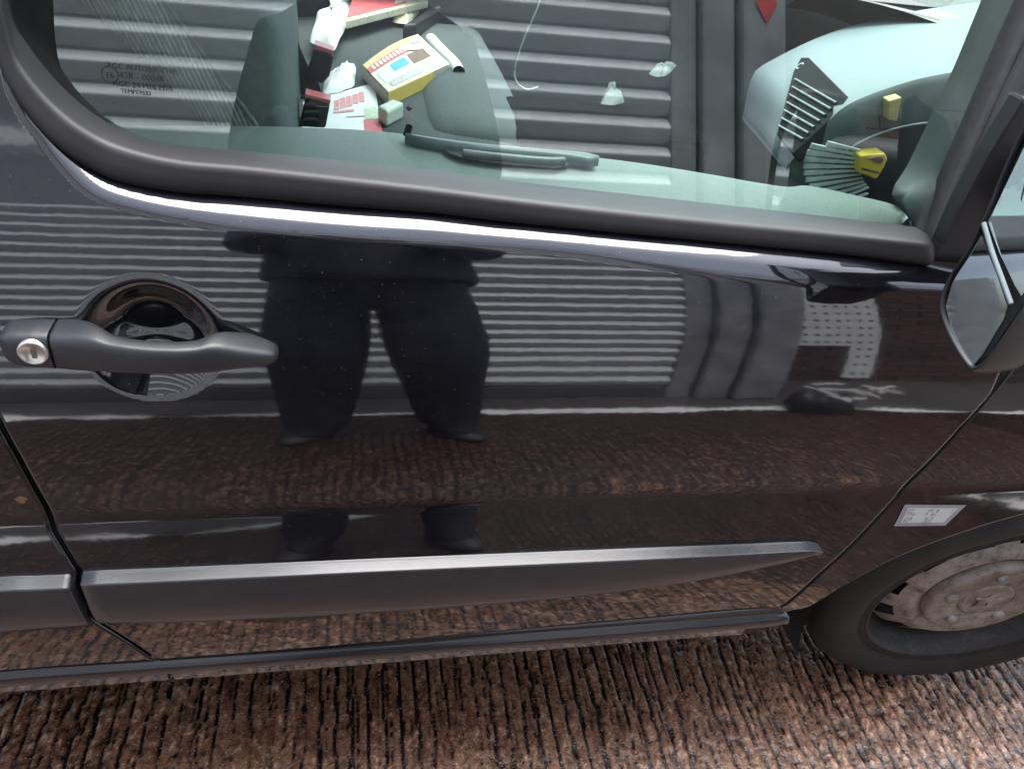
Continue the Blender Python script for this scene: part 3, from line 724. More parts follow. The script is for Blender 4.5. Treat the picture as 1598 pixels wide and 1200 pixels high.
# ------------------------------------------------------------------ wing mirror
def build_mirror():
    X0 = .86
    e = bpy.data.objects.new('wing_mirror', None)
    out = [(1648, 120), (1598, 205), (1566, 275), (1545, 328), (1512, 392), (1482, 438), (1470, 478), (1478, 512), (1494, 545), (1512, 572), (1523, 580), (1545, 560), (1575, 520), (1600, 482), (1680, 360), (1720, 230)]
    base = aty(1515, 500, -.16); din = (base-CC)/np.linalg.norm(base-CC); tgt = np.array([.36, -.01, 1.022])-base; tgt /= np.linalg.norm(tgt)
    N = tgt-din; N /= np.linalg.norm(N)
    def onp(u, v, off=0):
        d = _ray(u, v); t = ((base+N*off-CC)@N)/(d@N); return CC+d*t
    ring = catmull([onp(u, v) for u, v in out+out[:1]], 90)[:-1]; c = ring.mean(0)
    bk = -N
    rows = []
    for s_, dpt in ((.955, .004), (.965, -.004), (.985, -.006), (1.0, -.003), (1.012, .006), (1.02, .03), (1.0, .065), (.90, .095), (.7, .118), (.4, .13), (.05, .133)):
        rows.append(c+(ring-c)*s_+bk*dpt)
    hs = sheet('mirror_housing', np.stack(rows, 0), BLACK, van, cv=True)
    # two mirror glasses with a black bar between them
    def face(name, px, off, mat, bev=.001):
        a = [onp(u, v, off) for u, v in px]; poly_prism(name, a, [p+bk*.003 for p in a], mat, hs, 0)
    face('mirror_backing', [(1648, 140), (1600, 218), (1548, 330), (1514, 396), (1486, 440), (1475, 478), (1483, 512), (1498, 545), (1520, 573), (1545, 550), (1600, 470), (1672, 360), (1710, 230)], -.004, BLACK)
    face('mirror_glass', [(1531, 368), (1486, 442), (1476, 478), (1484, 512), (1499, 544), (1519, 570), (1533, 553), (1566, 498), (1572, 478), (1556, 430)], .000, MIRROR)
    face('blind_spot_glass', [(1640, 160), (1602, 222), (1556, 318), (1541, 345), (1560, 395), (1584, 446), (1594, 462), (1662, 362), (1700, 235)], .000, MIRROR)
    ed = [onp(u, v, .004) for u, v in [(1535, 348), (1548, 392), (1564, 436), (1578, 474)]]
    tube('mirror_divider', ed, .0028, plain('pale_edge', (.30, .36, .35), .25, var=.05), hs)
    arm = [aty(1640, 330, .03), aty(1650, 300, -.03), onp(1680, 300, -.03)]
    tube('mirror_arm', arm, [.05]*18, PLASTIC, hs, 14, 18)
    return hs
build_mirror()

# ------------------------------------------------------------------ front wheel
def build_wheel():
    ax = np.array([math.cos(WST), math.sin(WST), 0]); nn = np.array([math.sin(WST), -math.cos(WST), 0])
    up = np.array([0, 0, 1.0])*math.cos(WCB)+nn*math.sin(WCB); nn2 = np.cross(up, ax); nn2 = nn2 if nn2@nn > 0 else -nn2
    def rings(prof, n=96, ph=0):
        th = np.linspace(0, 2*np.pi, n, endpoint=False)+ph
        return np.stack([WC+o*nn2+r*(np.cos(th)[:, None]*ax+np.sin(th)[:, None]*up) for r, o in prof], 0)
    we = bpy.data.objects.new('front_wheel', None)
    ty = [(.232, -.02), (.243, .004), (.250, .010), (.256, .006), (.262, .010), (.285, .020), (.310, .021), (.330, .013), (.345, .000), (.352, -.018), (.353, -.05), (.353, -.17), (.335, -.20), (.25, -.21), (.20, -.2)]
    tyre = sheet('front_wheel', rings(ty), TYRE, van, cv=True)
    # shoulder blocks
    rim = sheet('wheel_rim', rings([(.247, .004), (.244, .009), (.238, .006), (.234, -.012), (.226, -.028), (.220, -.045), (.216, -.075), (.21, -.09), (.21, -.16)]), RIMD, tyre, cv=True)
    # disc with a ring of scalloped vent holes
    n = 12*16; th = np.linspace(0, 2*np.pi, n, endpoint=False)
    hole = (np.cos(12*th) > .25)
    def rp(r, o): return WC+o*nn2+(r[:, None] if np.ndim(r) else r)*(np.cos(th)[:, None]*ax+np.sin(th)[:, None]*up)
    sc = np.clip(np.cos(12*th), 0, 1)**.6
    G = np.stack([rp(.214-.0*sc, -.05), rp(.206-.024*sc, -.040), rp(.176, -.022), rp(.160, -.012), rp(.148, -.006), rp(.135, -.012), rp(.12, -.02)], 0)
    k = np.ones(G.shape[:2], bool); k[0] = ~hole; k[1] = ~hole
    sheet('wheel_disc', G, RIM, tyre, cv=True, keep=k)
    sheet('brake_drum', rings([(.20, -.075), (.12, -.07), (.001, -.07)]), DARK, tyre, cv=True)
    # flat centre cap with raised ring
    cp_ = [(.122, -.018), (.122, -.002), (.117, .003), (.110, .003), (.106, .001), (.060, .001), (.0585, -.003), (.055, -.003), (.053, .001), (.050, .003), (.047, .001), (.001, .001)]
    cap = sheet('centre_cap', rings(cp_), CAPM, tyre, cv=True)
    for k in range(5):
        a = k*2*math.pi/5+.5; c = WC+.085*(math.cos(a)*ax+math.sin(a)*up); t8 = np.linspace(0, 2*np.pi, 12, endpoint=False)
        G = np.stack([c+o*nn2+r*(np.cos(t8)[:, None]*ax+np.sin(t8)[:, None]*up) for r, o in ((.013, -.001), (.012, .006), (.009, .009), (.0005, .009))], 0)
        sheet('wheel_bolt', G, RIM, tyre, cv=True)
    # raised emblem: a standing animal outline
    em = [(-.022, -.026), (-.010, -.024), (-.006, -.010), (.004, -.004), (.010, -.020), (.018, -.026), (.024, -.022), (.018, -.014), (.020, .000), (.030, .008), (.026, .016), (.014, .010), (.010, .016), (.018, .026), (.008, .032), (-.004, .024), (-.006, .012), (-.018, .010), (-.028, .018), (-.032, .010), (-.020, .000), (-.016, -.012)]
    A = [WC+.0045*nn2+a*ax+b*up for a, b in em]; poly_prism('cap_emblem', [p-.004*nn2 for p in A], A, RIM, tyre, .001)
    # arch liner and underbody
    th2 = np.linspace(-.4, math.pi+.4, 40)
    G = np.stack([np.stack([WC[0]+.41*np.cos(th2), 0*th2+y, WC[2]+.41*np.sin(th2)+.02], 1) for y in (-.02, .25)], 0)
    sheet('arch_liner', G, DARK, van); 
build_wheel()

# ------------------------------------------------------------------ sticker on the wing
def sticker():
    Q = [(1412, 787), (1508, 788), (1475, 820), (1395, 821)]
    def bil(s_, t, off):
        u = (Q[0][0]*(1-s_)+Q[1][0]*s_)*(1-t)+(Q[3][0]*(1-s_)+Q[2][0]*s_)*t; v = (Q[0][1]*(1-s_)+Q[1][1]*s_)*(1-t)+(Q[3][1]*(1-s_)+Q[2][1]*s_)*t
        return onb(u, v, off)
    def pt(name, s0, s1, t0, t1, off, mat, par, n=8):
        P = np.stack([np.stack([bil(s_, t, -off) for t in np.linspace(t0, t1, n)]) for s_ in np.linspace(s0, s1, n)])
        return sheet(name, P, mat, par)
    st = pt('info_sticker', 0, 1, 0, 1, .0014, LABELG, wing); st['label'] = 'pale printed sticker with a grey border on the wing'
    pt('sticker_paper', .09, .91, .15, .85, .0019, LABELW, wing)
    bm = bmesh.new(); r = random.Random(3)
    for col in (.14, .19, .24, .47, .52, .57, .62, .80, .86):
        t = .22
        while t < .8:
            L = r.uniform(.05, .16)
            if r.random() < (.75 if col < .7 else .35):
                ps = [bil(col-.012, t, -.0023), bil(col+.012, t, -.0023), bil(col+.012, t+L, -.0023), bil(col-.012, t+L, -.0023)]; bm.faces.new([bm.verts.new(tuple(p)) for p in ps])
            t += L+r.uniform(.02, .06)
    tag(bmobj('sticker_print', bm, INK, wing), kind='stuff')
sticker()
# rust spot on the rear panel
c = onb(33, 780, -.0006); th = np.linspace(0, 2*np.pi, 14, endpoint=False)
G = np.stack([np.stack([c[0]+r*np.cos(th)*(1+.3*np.sin(3*th)), 0*th+c[1], c[2]+r*np.sin(th)], 1) for r in (.0065, .0035, .0002)], 0)
sheet('rust_spot', G, plain('rust', (.16, .085, .04), .8, var=.5, scale=300), rear, cv=True)

# ------------------------------------------------------------------ cab interior
def seat_loft(name, secs, mat, parent, n=10, subd=True):
    """secs: rings of equal length"""
    G = np.stack(secs, 0); c0, c1 = G[0].mean(0), G[-1].mean(0)
    G = np.concatenate([np.broadcast_to(c0, G[0].shape)[None], G, np.broadcast_to(c1, G[0].shape)[None]], 0)
    return sheet(name, G, mat, parent, cv=True)
def rrect(cx, cz, hx, hz, e=.35, n=36):
    th = np.linspace(0, 2*np.pi, n, endpoint=False); c, s_ = np.cos(th), np.sin(th)
    return np.stack([cx+hx*np.sign(c)*np.abs(c)**e, cz+hz*np.sign(s_)*np.abs(s_)**e], 1)
CZ = .955
def cushion():
    # far bench cushion, its rounded front edge to the right
    secs = []
    for y, k in ((.74, .80), (.755, .93), (.78, .98), (.84, 1), (1.2, 1), (1.7, 1), (1.78, .97), (1.80, .8)):
        q = rrect(.075, CZ-.09, .325*k, .09*k+.0, .38); secs.append(np.stack([q[:, 0], 0*q[:, 0]+y, q[:, 1]+.012*np.sin((q[:, 0]+.2)*5)], 1))
    o = seat_loft('bench_cushion', secs, SEATF, van)
    # raised rolled bolster along the front and the seam before it
    a = [atz(u, v, CZ+.008) for u, v in [(640, 170), (668, 188), (700, 196), (745, 192), (768, 178)]]
    secs = []
    for y, k in ((.80, .7), (.83, .95), (.9, 1), (1.3, 1), (1.7, .95), (1.74, .6)):
        q = rrect(.27, CZ-.05, .125*k, .082*k, .55); secs.append(np.stack([q[:, 0], 0*q[:, 0]+y, q[:, 1]], 1))
    seat_loft('cushion_bolster', secs, plain('smooth_seat_cloth', (.060, .076, .076), .85, var=.1, scale=90, bump=.25, bscale=700), o)
    secs = []
    for y, k in ((.70, .7), (.72, .95), (.80, 1), (.86, .9)):
        q = rrect(.10, CZ-.075, .28*k, .062*k, .5); secs.append(np.stack([q[:, 0], 0*q[:, 0]+y, q[:, 1]], 1))
    seat_loft('cushion_side', secs, RIBF, o)
    # back of the bench
    secs = []
    for y, k in ((.80, .7), (.83, .95), (1.2, 1), (1.76, .95), (1.8, .7)):
        q = rrect(0, 0, .075*k, .36*k, .5); x = -.30+q[:, 0]-.22*(q[:, 1]); secs.append(np.stack([x, 0*x+y, CZ+.30+q[:, 1]], 1))
    seat_loft('bench_backrest', secs, plain('dark_seat_cloth', (.045, .058, .06), .9, var=.2, scale=50, bump=.3, bscale=700), van)
    return o
cush = cushion()
def nearseat():
    # near seat's backrest fills the rear of the window
    y0, y1 = .30, .74
    def col(px, y): return [aty(u, v, y) for u, v in px]
    front = [(452, 330), (442, 200), (432, 100), (414, 0), (385, -110), (345, -220), (300, -300)]
    back = [(180, 330), (120, 200), (75, 90), (20, 0), (-30, -110), (-60, -220), (-40, -300)]
    n = 40; A = catmull(col(front, y0), n); B = catmull(col(back, y0), n)
    rows = []
    for s_, k in ((y1-y0, .0), (.06, .0), (.02, .012), (0.0, .045)): rows.append(A*(1-k)+B*k+np.array([0, s_, 0]))
    for k in (.2, .4, .6, .8): rows.append(A*(1-k)+B*k+np.array([0, -.012*math.sin(math.pi*k), 0]))
    rows += [B, B+np.array([0, .03, 0]), B+np.array([0, y1-y0, 0])]
    o = sheet('seat_backrest', np.stack(rows, 1), plain('seat_side_cloth', (.085, .105, .10), .85, var=.12, scale=60, bump=.3, bscale=700), van, cv=True)
    # woven panel on its side with piped edges
    f = [(470, 300), (400, 196), (330, 100), (254, -5), (190, -110)]; b = [(400, 300), (318, 196), (228, 100), (120, -5), (40, -110)]
    A = catmull(col(f, y0-.016), n); B = catmull(col(b, y0-.018), n)
    P = np.stack([A+np.array([0, .012, 0]), A, A*.66+B*.34+np.array([0, -.004, 0]), A*.33+B*.67+np.array([0, -.004, 0]), B, B+np.array([0, .012, 0])], 1)
    sheet('woven_panel', P, WOVEN, o)
    tube('seat_piping', [p+np.array([0, -.004, 0]) for p in col(f, y0-.016)], .003, TRIMD, o)
nearseat()
# seat belt and buckles
def strap(name, px, y, wd, mat, parent):
    P = catmull([aty(u, v, y) for u, v in px], 24); T = np.gradient(P, axis=0); Nn = np.cross(T, [0, -1, 0]); Nn /= np.linalg.norm(Nn, axis=1)[:, None]
    G = np.stack([P+Nn*wd, P+Nn*wd*.98+np.array([0, -.002, 0]), P-Nn*wd*.98+np.array([0, -.002, 0]), P-Nn*wd], 1); return sheet(name, G, mat, parent)
BELT = plain('black_belt_webbing', (.012, .014, .015), .7, var=.2, scale=200)
strap('seat_belt', [(405, -80), (425, 0), (447, 60), (468, 110), (484, 140)], .70, .017, BELT, van)
strap('seat_belt', [(430, 152), (460, 147), (500, 138)], .695, .012, BELT, van)
def buckle(px, y, red):
    a = [aty(u, v, y) for u, v in px]; b = [p+np.array([0, .03, 0]) for p in a]
    o = poly_prism('belt_buckle', a, b, BLACK, van, .004)
    r = [aty(u, v, y-.002) for u, v in red]; poly_prism('release_button', r, [p+np.array([0, .032, 0]) for p in r], REDB, o, .001)
buckle([(491, 77), (521, 88), (514, 120), (503, 132), (478, 124), (480, 110)], .69, [(491, 70), (521, 80), (520, 87), (490, 77)])
buckle([(477, 154), (515, 163), (508, 201), (466, 199)], .60, [(476, 147), (516, 157), (515, 163), (476, 153)])

def dash():
    near = [(1262, 292), (1226, 266), (1250, 238), (1275, 212), (1302, 180), (1330, 160), (1380, 140), (1440, 122), (1520, 108), (1640, 90)]
    far = [(1195, 215), (1160, 190), (1163, 165), (1168, 138), (1178, 112), (1205, 94), (1270, 62), (1340, 38), (1440, 16), (1610, -6)]
    yn, yf = .30, 1.45
    A = catmull([aty(u, v, yn) for u, v in near], 40); B = catmull([aty(u, v, yf) for u, v in far], 40)
    t = np.linspace(0, 1, 24)[None, :, None]
    P = A[:, None]*(1-t)+B[:, None]*t
    o = sheet('dashboard', P, DASHM, van)
    # end face of the dash, dark
    low = np.array([A[0]*(1-k)+np.array([A[-1][0], yn, A[0][2]-.12])*k for k in np.linspace(0, 1, 40)])
    low = low+np.array([0, 0, -.02])
    E = np.stack([A+np.array([0, 0, 0]), A*.97+low*.03+np.array([0, -.012, 0]), A*.8+low*.2+np.array([0, -.02, 0]), A*.4+low*.6+np.array([0, -.02, 0]), low+np.array([0, -.01, 0])], 1)
    sheet('dash_end', E, TRIMD, o)
    # front apron under the dash
    F2 = np.stack([P[0], P[0]+np.array([.05, 0, -.15]), P[0]+np.array([.10, 0, -.45])], 0); sheet('dash_apron', F2, TRIMD, o)
    # pale edge strip along the lower front edge
    st = np.stack([P[0], P[0]*.6+P[3]*.4+np.array([-.004, 0, .002]), P[3]], 0)
    sheet('dash_edge', P[0:5]+np.array([-.004, -.002, .003]), plain('pale_dash_edge', (.30, .36, .36), .4, var=.05), o)
    # centre vent in the rear face: frame with slats
    def sp_(u, v):   # point on a plane through the rear face
        p0 = P[8, 3]; e1 = P[8, 12]-P[8, 3]; e2 = P[16, 3]-P[8, 3]; n = np.cross(e1, e2); n /= np.linalg.norm(n)
        if n[0] > 0: n = -n
        d = _ray(u, v); tt = ((p0+n*.012-CC)@n)/(d@n); return CC+d*tt, n
    q = [(1212, 210), (1238, 112), (1250, 90), (1262, 90), (1322, 150), (1316, 166), (1290, 190), (1236, 240)]
    pts = [sp_(*k) for k in q]; n = pts[0][1]; a = [p for p, _ in pts]
    v = poly_prism('air_vent', a, [p-n*.02 for p in a], plain('vent_black', (.006, .007, .007), .7, spec=.12), o, .002)
    for k in range(7):
        f = (k+.6)/7.2
        p0 = sp_(1244-30*f, 118+88*f)[0]+n*.003; p1 = sp_(1312-62*f, 158+68*f)[0]+n*.003
        tube('vent_slat', [p0, p1], .0022, (bpy.data.materials.get('vent_slat_edge') or plain('vent_slat_edge', (.26, .30, .30), .4)), o, 6)
    c0 = sp_(1249, 104)[0]+n*.002; th = np.linspace(0, 2*np.pi, 12, endpoint=False)
    e1 = np.array([0, 1.0, 0]); e2 = np.cross(n, e1)
    sheet('vent_mark', np.stack([c0+r*(np.cos(th)[:, None]*e1+1.3*np.sin(th)[:, None]*e2) for r in (.006, .008)], 0), WHITE, o, False, cv=True)
    # fan of ribs fanning from the yellow clip, on the end face
    yy = yn-.034
    hub = (1395, 262)
    for k in range(12):
        f = k/11; a0 = R_(150+78*f)
        r0, r1 = (52, 140) if k not in (0, 11) else (60, 120)
        pa = aty(hub[0]+r0*math.cos(a0), hub[1]-r0*math.sin(a0)*.9, yy); pb = aty(hub[0]+r1*math.cos(a0), hub[1]-r1*math.sin(a0)*.62, yy)
        d = pb-pa; pr = np.array([-d[2], 0, d[0]]); pr /= np.linalg.norm(pr)
        w0, w1 = .0015, .0042
        A_ = [pa-pr*w0, pb-pr*w1, pb+pr*w1, pa+pr*w0]; poly_prism('fan_rib', [p+np.array([0, -.0015, 0]) for p in A_], [p+np.array([0, .004, 0]) for p in A_], plain('rib_grey', (.42, .48, .46), .45) if k == 0 else bpy.data.materials['rib_grey'], o, .0008)
    # dark side cover below the trim line
    L = [(1282, 274), (1305, 250), (1335, 226), (1380, 206), (1430, 194), (1480, 190), (1470, 330), (1400, 322), (1320, 308)]
    a = [aty(u, v, yn-.024) for u, v in L]; poly_prism('dash_side_cover', a, [p+np.array([0, .03, 0]) for p in a], plain('black_cover', (.012, .018, .02), .4), o, .004)
    tube('cover_edge', [aty(u, v, yn-.026) for u, v in L[:6]], .0016, plain('edge_light', (.25, .30, .30), .3), o, 8)
    c = [(1342, 243), (1382, 240), (1386, 248), (1380, 262), (1368, 281), (1340, 270)]
    a = [aty(u, v, yn-.05) for u, v in c]; y = poly_prism('yellow_clip', a, [p+np.array([0, .03, 0]) for p in a], YELP, o, .003)
    c = [(1354, 248), (1376, 244), (1380, 250), (1374, 257)]; a = [aty(u, v, yn-.0525) for u, v in c]; poly_prism('clip_slot', a, [p+np.array([0, .004, 0]) for p in a], BROWNP, o, .001)
    c = [(1345, 263), (1372, 270)]; tube('clip_line', [aty(u, v, yn-.051) for u, v in c], .0014, BLACK, o, 6)
    a = [atz(u, v, 0) for u, v in c]
    Q = [(1387, 158), (1408, 152), (1400, 190), (1386, 188)]; a = [aty(u, v, yn-.03) for u, v in Q]; poly_prism('yellow_reflection', a, [p+np.array([0, .02, 0]) for p in a], plain('reflection_yellow', (.55, .45, .18), .5), o, .002)  # solid yellow piece put in place of a yellow reflection on the dash
    return o
dsh = dash()
# shell: floor, bulkhead, roof, far side, windscreen, bonnet, nose
CARPET = plain('dark_floor_mat', (.022, .026, .027), .9, var=.3, scale=40)
box('cab_floor', (-.75, .12, .56), (1.15, 1.80, .60), CARPET, van)
box('underbody', (-1.9, .03, .29), (.80, 1.80, .555), DARK, van)
box('bulkhead', (-.80, .20, .56), (-.752, 1.74, 1.93), TRIMD, van)
def shell():
    # roof as a shallow crowned sheet
    xs = np.linspace(-1.9, .34, 20); ys = np.linspace(0, 1, 30)
    X, Vv = np.meshgrid(xs, ys, indexing='ij'); Y = .335+1.17*Vv; Z = 1.955+.05*np.sin(np.pi*Vv)**.6-.02*sm(X, .0, .34)
    sheet('roof', np.stack([X, Y, Z], -1), PAINT, van); sheet('headlining', np.stack([X, Y, Z-.02], -1), plain('pale_headlining', (.42, .44, .42), .9), van)
    ws = np.stack([np.stack([np.linspace(.34, 1.42, 16), 0*np.linspace(0, 1, 16)+y, np.linspace(1.95, 1.235, 16)], 1)+np.array([.10*math.sin(math.pi*(y-.2)/1.44), 0, 0]) for y in np.linspace(.24, 1.62, 16)], 0)
    sheet('windscreen', ws, SCREEN, van)
    xs = np.linspace(1.40, 2.30, 16); X, Vv = np.meshgrid(xs, np.linspace(0, 1, 24), indexing='ij'); Y = .06+1.74*Vv; Z = 1.10+.13*np.sin(np.pi*Vv)**.5-.20*sm(X, 1.4, 2.4)
    sheet('bonnet', np.stack([X, Y, Z], -1), PAINT, van)
    Z = np.linspace(.35, 1.02, 10); Yv = np.linspace(0, 1, 12); ZZ, YY = np.meshgrid(Z, Yv, indexing='ij')
    sheet('front_bumper', np.stack([2.30+.06*np.sin(np.pi*YY)+.04*np.sin((ZZ-.35)*4.6), -.08+2.0*YY, ZZ], -1), PAINT, van)
    ys = np.linspace(0, 1, 16); sx_ = np.linspace(.86, 1.46, 20); X, Vv = np.meshgrid(sx_, ys, indexing='ij')
    sheet('scuttle_panel', np.stack([X, .02+.20*Vv, 1.085+.012*np.sin(np.pi*Vv)-.03*sm(X, 1.1, 1.46)], -1), BLACK, van)
    # far side with its window opening
    zs = np.linspace(.42, 1.93, 60); xs = np.linspace(-1.9, 2.25, 80); Xx, Zz = np.meshgrid(xs, zs, indexing='ij')
    Yy = 1.86-yb0(0*Xx, Zz)
    hole = ((Xx > -.35) & (Xx < .95-(Zz-1.2)*.7) & (Zz > 1.22) & (Zz < 1.86)) | ((Zz > 1.16) & (Xx > 1.1-(Zz-1.2)*1.1))
    sheet('far_side', np.stack([Xx, Yy, Zz], -1), PAINT, van, keep=~hole); sheet('far_side_trim', np.stack([Xx, Yy-.05, Zz], -1), TRIMD, van, keep=~hole)
shell()

# ------------------------------------------------------------------ things lying on the bench
TOP = CZ+.012
def quad_thing(name, px, z, th, mat, label, cat, bevel=.001):
    a = [atz(u, v, z+th) for u, v in px]; b = [np.array([p[0], p[1], z]) for p in a]; c = np.mean(a, 0)
    e = empty(name, (c[0], c[1], z), label, cat); return e, a, b
def bilq(a, s_, t, up=0): return (a[0]*(1-s_)+a[1]*s_)*(1-t)+(a[3]*(1-s_)+a[2]*s_)*t+np.array([0, 0, up])
def patch(name, a, s0, s1, t0, t1, up, mat, par, n=2):
    P = np.stack([np.stack([bilq(a, s_, t, up+bow(s_, t)) for t in np.linspace(t0, t1, 6)]) for s_ in np.linspace(s0, s1, 8)]); return sheet(name, P, mat, par)
bow = lambda s_, t: 0.0
# thick catalogue: corners left, top, right, near
e, a, b = quad_thing('catalogue', [(566, 103), (652, 55), (702, 101), (606, 145)], TOP, .030, WHITE, 'thick colour catalogue with yellow page edge lying on the grey bench seat', 'book')
blk = poly_prism('page_block', [p-np.array([0, 0, .002]) for p in a], b, PAGES, e, .001)
nf = (a[2]+a[3])/2-(a[0]+a[1])/2; nf /= np.linalg.norm(nf)
yq = [a[3]+nf*.002, a[3]*.30+a[2]*.70+nf*.002, b[3]*.30+b[2]*.70+nf*.002, b[3]+nf*.002]
poly_prism('yellow_pages', yq, [p-nf*.004 for p in yq], YEL, e, 0)
bow = lambda s_, t: .010*math.sin(math.pi*s_)*(1-t)
patch('cover', a, 0, 1, 0, 1, .001, CREAM, e)
patch('cover_print', a, .0, 1, .0, .16, .002, plain('yellow_print', (.62, .52, .22), .5, var=.25, scale=150), e)
patch('cover_print', a, .0, .72, .17, .34, .002, PINK, e)
patch('cover_print', a, .78, .98, .05, .22, .003, plain('lilac_print', (.45, .40, .62), .5), e)
patch('cover_print', a, .06, .55, .38, .78, .002, plain('pale_blue_print', (.62, .72, .78), .5, var=.1, scale=60), e)
patch('cover_print', a, .26, .50, .42, .62, .003, BLUE, e)
patch('cover_print', a, .56, .86, .40, .66, .002, BROWNP, e)
patch('cover_print', a, .10, .95, .80, .92, .002, plain('grey_print', (.45, .44, .42), .5, var=.5, scale=200), e)
for k in range(11):
    s0 = .06+k*.056; patch('cover_letter', a, s0, s0+.034, .20, .31, .0035, WHITE, e)
# roundel on the cover
c = bilq(a, .66, .24, .010); th = np.linspace(0, 2*np.pi, 18, endpoint=False)
sheet('cover_roundel', np.stack([np.stack([c[0]+r*np.cos(th), c[1]+r*np.sin(th), 0*th+c[2]], 1) for r in (.028, .0005)], 0), WHITE, e, cv=True)
bow = lambda s_, t: 0.0
# rolled paper beside the catalogue
pts = [atz(u, v, TOP+.02) for u, v in [(672, 62), (690, 82), (708, 100), (716, 113)]]
o = tube('rolled_paper', pts, .016, WHITE, None, 14); tag(o, 'white rolled paper lying against the back of the catalogue', 'paper')
# leaflet with red headline
e, a, b = quad_thing('leaflet', [(462, 162), (584, 130), (598, 216), (456, 206)], TOP-.004, .004, WHITE, 'white leaflet with a red smeared headline beside the black belt buckle', 'leaflet')
blk = poly_prism('leaflet_sheet', a, b, WHITE, e, 0)
patch('leaflet_spine', a, 0, .04, 0, 1, .001, PINK, e)
patch('leaflet_photo', a, .80, 1, .70, 1, .001, PINK, e)
patch('leaflet_photo', a, .82, 1, .48, .69, .001, plain('pale_green_print', (.50, .58, .40), .5, var=.3, scale=120), e)
for k, (s0, s1, t0, t1) in enumerate([(.46, .52, .20, .44), (.53, .60, .17, .42), (.61, .68, .16, .40), (.69, .76, .15, .36), (.77, .84, .13, .34), (.45, .70, .47, .52)]): patch('leaflet_letter', a, s0, s1, t0, t1, .001, plain('soft_red_print', (.70, .28, .27), .5, var=.3, scale=90) if k == 0 else bpy.data.materials['soft_red_print'], e)
patch('leaflet_line', a, .60, .82, .62, .635, .001, INK, e)
# lighter-sized pale box
e, a, b = quad_thing('small_box', [(589, 165), (612, 154), (631, 160), (604, 174)], TOP, .035, CREAM, 'small pale green grey box with rounded end on the seat edge', 'box')
poly_prism('box_body', a, b, plain('pale_green_grey', (.50, .54, .46), .4, var=.06), e, .006)
tube('box_ring', [a[2]+np.array([.008, 0, -.012]), a[2]+np.array([.014, .01, -.015]), a[2]+np.array([.010, .016, -.02])], .004, BLACK, e, 8)
def crumple(name, px, z, amp, mat, label, cat, seed, h=.06):
    r = np.random.default_rng(seed); C0 = np.mean([atz(u, v, z) for u, v in px], 0); Rg = resample(np.array([atz(u, v, z) for u, v in px+px[:1]]), 41)[:-1]
    rows = []
    for k, s_ in enumerate((1, .82, .6, .38, .18, .01)):
        q = C0+(Rg-C0)*s_; q = q+r.normal(size=q.shape)*amp*np.array([.6, .6, 0])*(k > 0)
        q[:, 2] = z+h*(1-s_**2)*.7+np.abs(r.normal(size=len(q)))*amp*(1.2 if k else .3)*(1 if k < 5 else 0); rows.append(q)
    o = sheet(name, np.stack(rows, 0), mat, None, False, cv=True); sd = o.modifiers.new('s', 'SUBSURF'); sd.levels = 1; sd.render_levels = 1
    return tag(o, label, cat)
crumple('tissue', [(483, 72), (488, 46), (512, 30), (520, -6), (550, -8), (546, 34), (531, 62), (521, 84), (500, 74)], TOP+.02, .012, WHITE, 'crumpled white tissue behind the upper belt buckle', 'tissue', 5)
crumple('paper_scrap', [(503, 149), (507, 122), (530, 112), (545, 100), (556, 106), (553, 136), (530, 146)], TOP, .006, WHITE, 'torn white paper scrap between the two belt buckles', 'paper', 8, .03)
# red carton at the back
e, a, b = quad_thing('picture_carton', [(540, 34), (552, -8), (672, -30), (668, 2)], TOP+.03, .02, CREAM, 'cream carton with a red picture lying behind the catalogue', 'carton')
poly_prism('carton_body', a, b, CREAM, e, .002); patch('carton_picture', a, .12, .96, .0, .70, .0015, PINK, e); patch('carton_picture', a, .20, .75, .55, .70, .002, CREAM, e)
e, a, b = quad_thing('black_pouch', [(628, 40), (684, 6), (696, 10), (650, 38)], TOP, .05, BLACK, 'black pouch with a metal catch at the back of the seat', 'pouch')
poly_prism('pouch_body', a, b, BLACK, e, .006); poly_prism('pouch_catch', [bilq(a, .72, .6, .002), bilq(a, .82, .6, .002), bilq(a, .82, .95, .002), bilq(a, .72, .95, .002)], [bilq(a, .72, .6, .006), bilq(a, .82, .6, .006), bilq(a, .82, .95, .006), bilq(a, .72, .95, .006)], CHROME, e, 0)
crumple('paper_bag', [(612, 36), (616, 18), (650, 8), (654, 22), (636, 40)], TOP+.01, .006, CREAM, 'pale crumpled paper bag beside the black pouch', 'paper', 12, .03)

box('centre_console', (.34, .80, .602), (.80, 1.05, .985), plain('console_black', (.004, .005, .005), 1.0, spec=.0), van, .02)
crumple('crumpled_paper', [(936, 163), (944, 150), (950, 130), (960, 128), (963, 146), (976, 160), (958, 166)], 1.0, .004, GREYP, 'crumpled pale paper lying on the dark console', 'paper', 21, .02)
crumple('foil_wrapper', [(1012, 116), (1022, 104), (1044, 98), (1056, 103), (1042, 118), (1026, 122)], 1.0, .004, GREYP, 'small pale wrapper lying on the dark console near the dashboard', 'wrapper', 22, .015)
o = tube('charging_cable', [aty(u, v, .95) for u, v in [(852, -60), (843, 0), (818, 60), (804, 105), (806, 128), (822, 140), (840, 136)]], .0018, plain('clear_cable', (.5, .55, .5), .3), None, 8)
tag(o, 'thin pale cable hanging in a loop in the dark cab', 'cable')

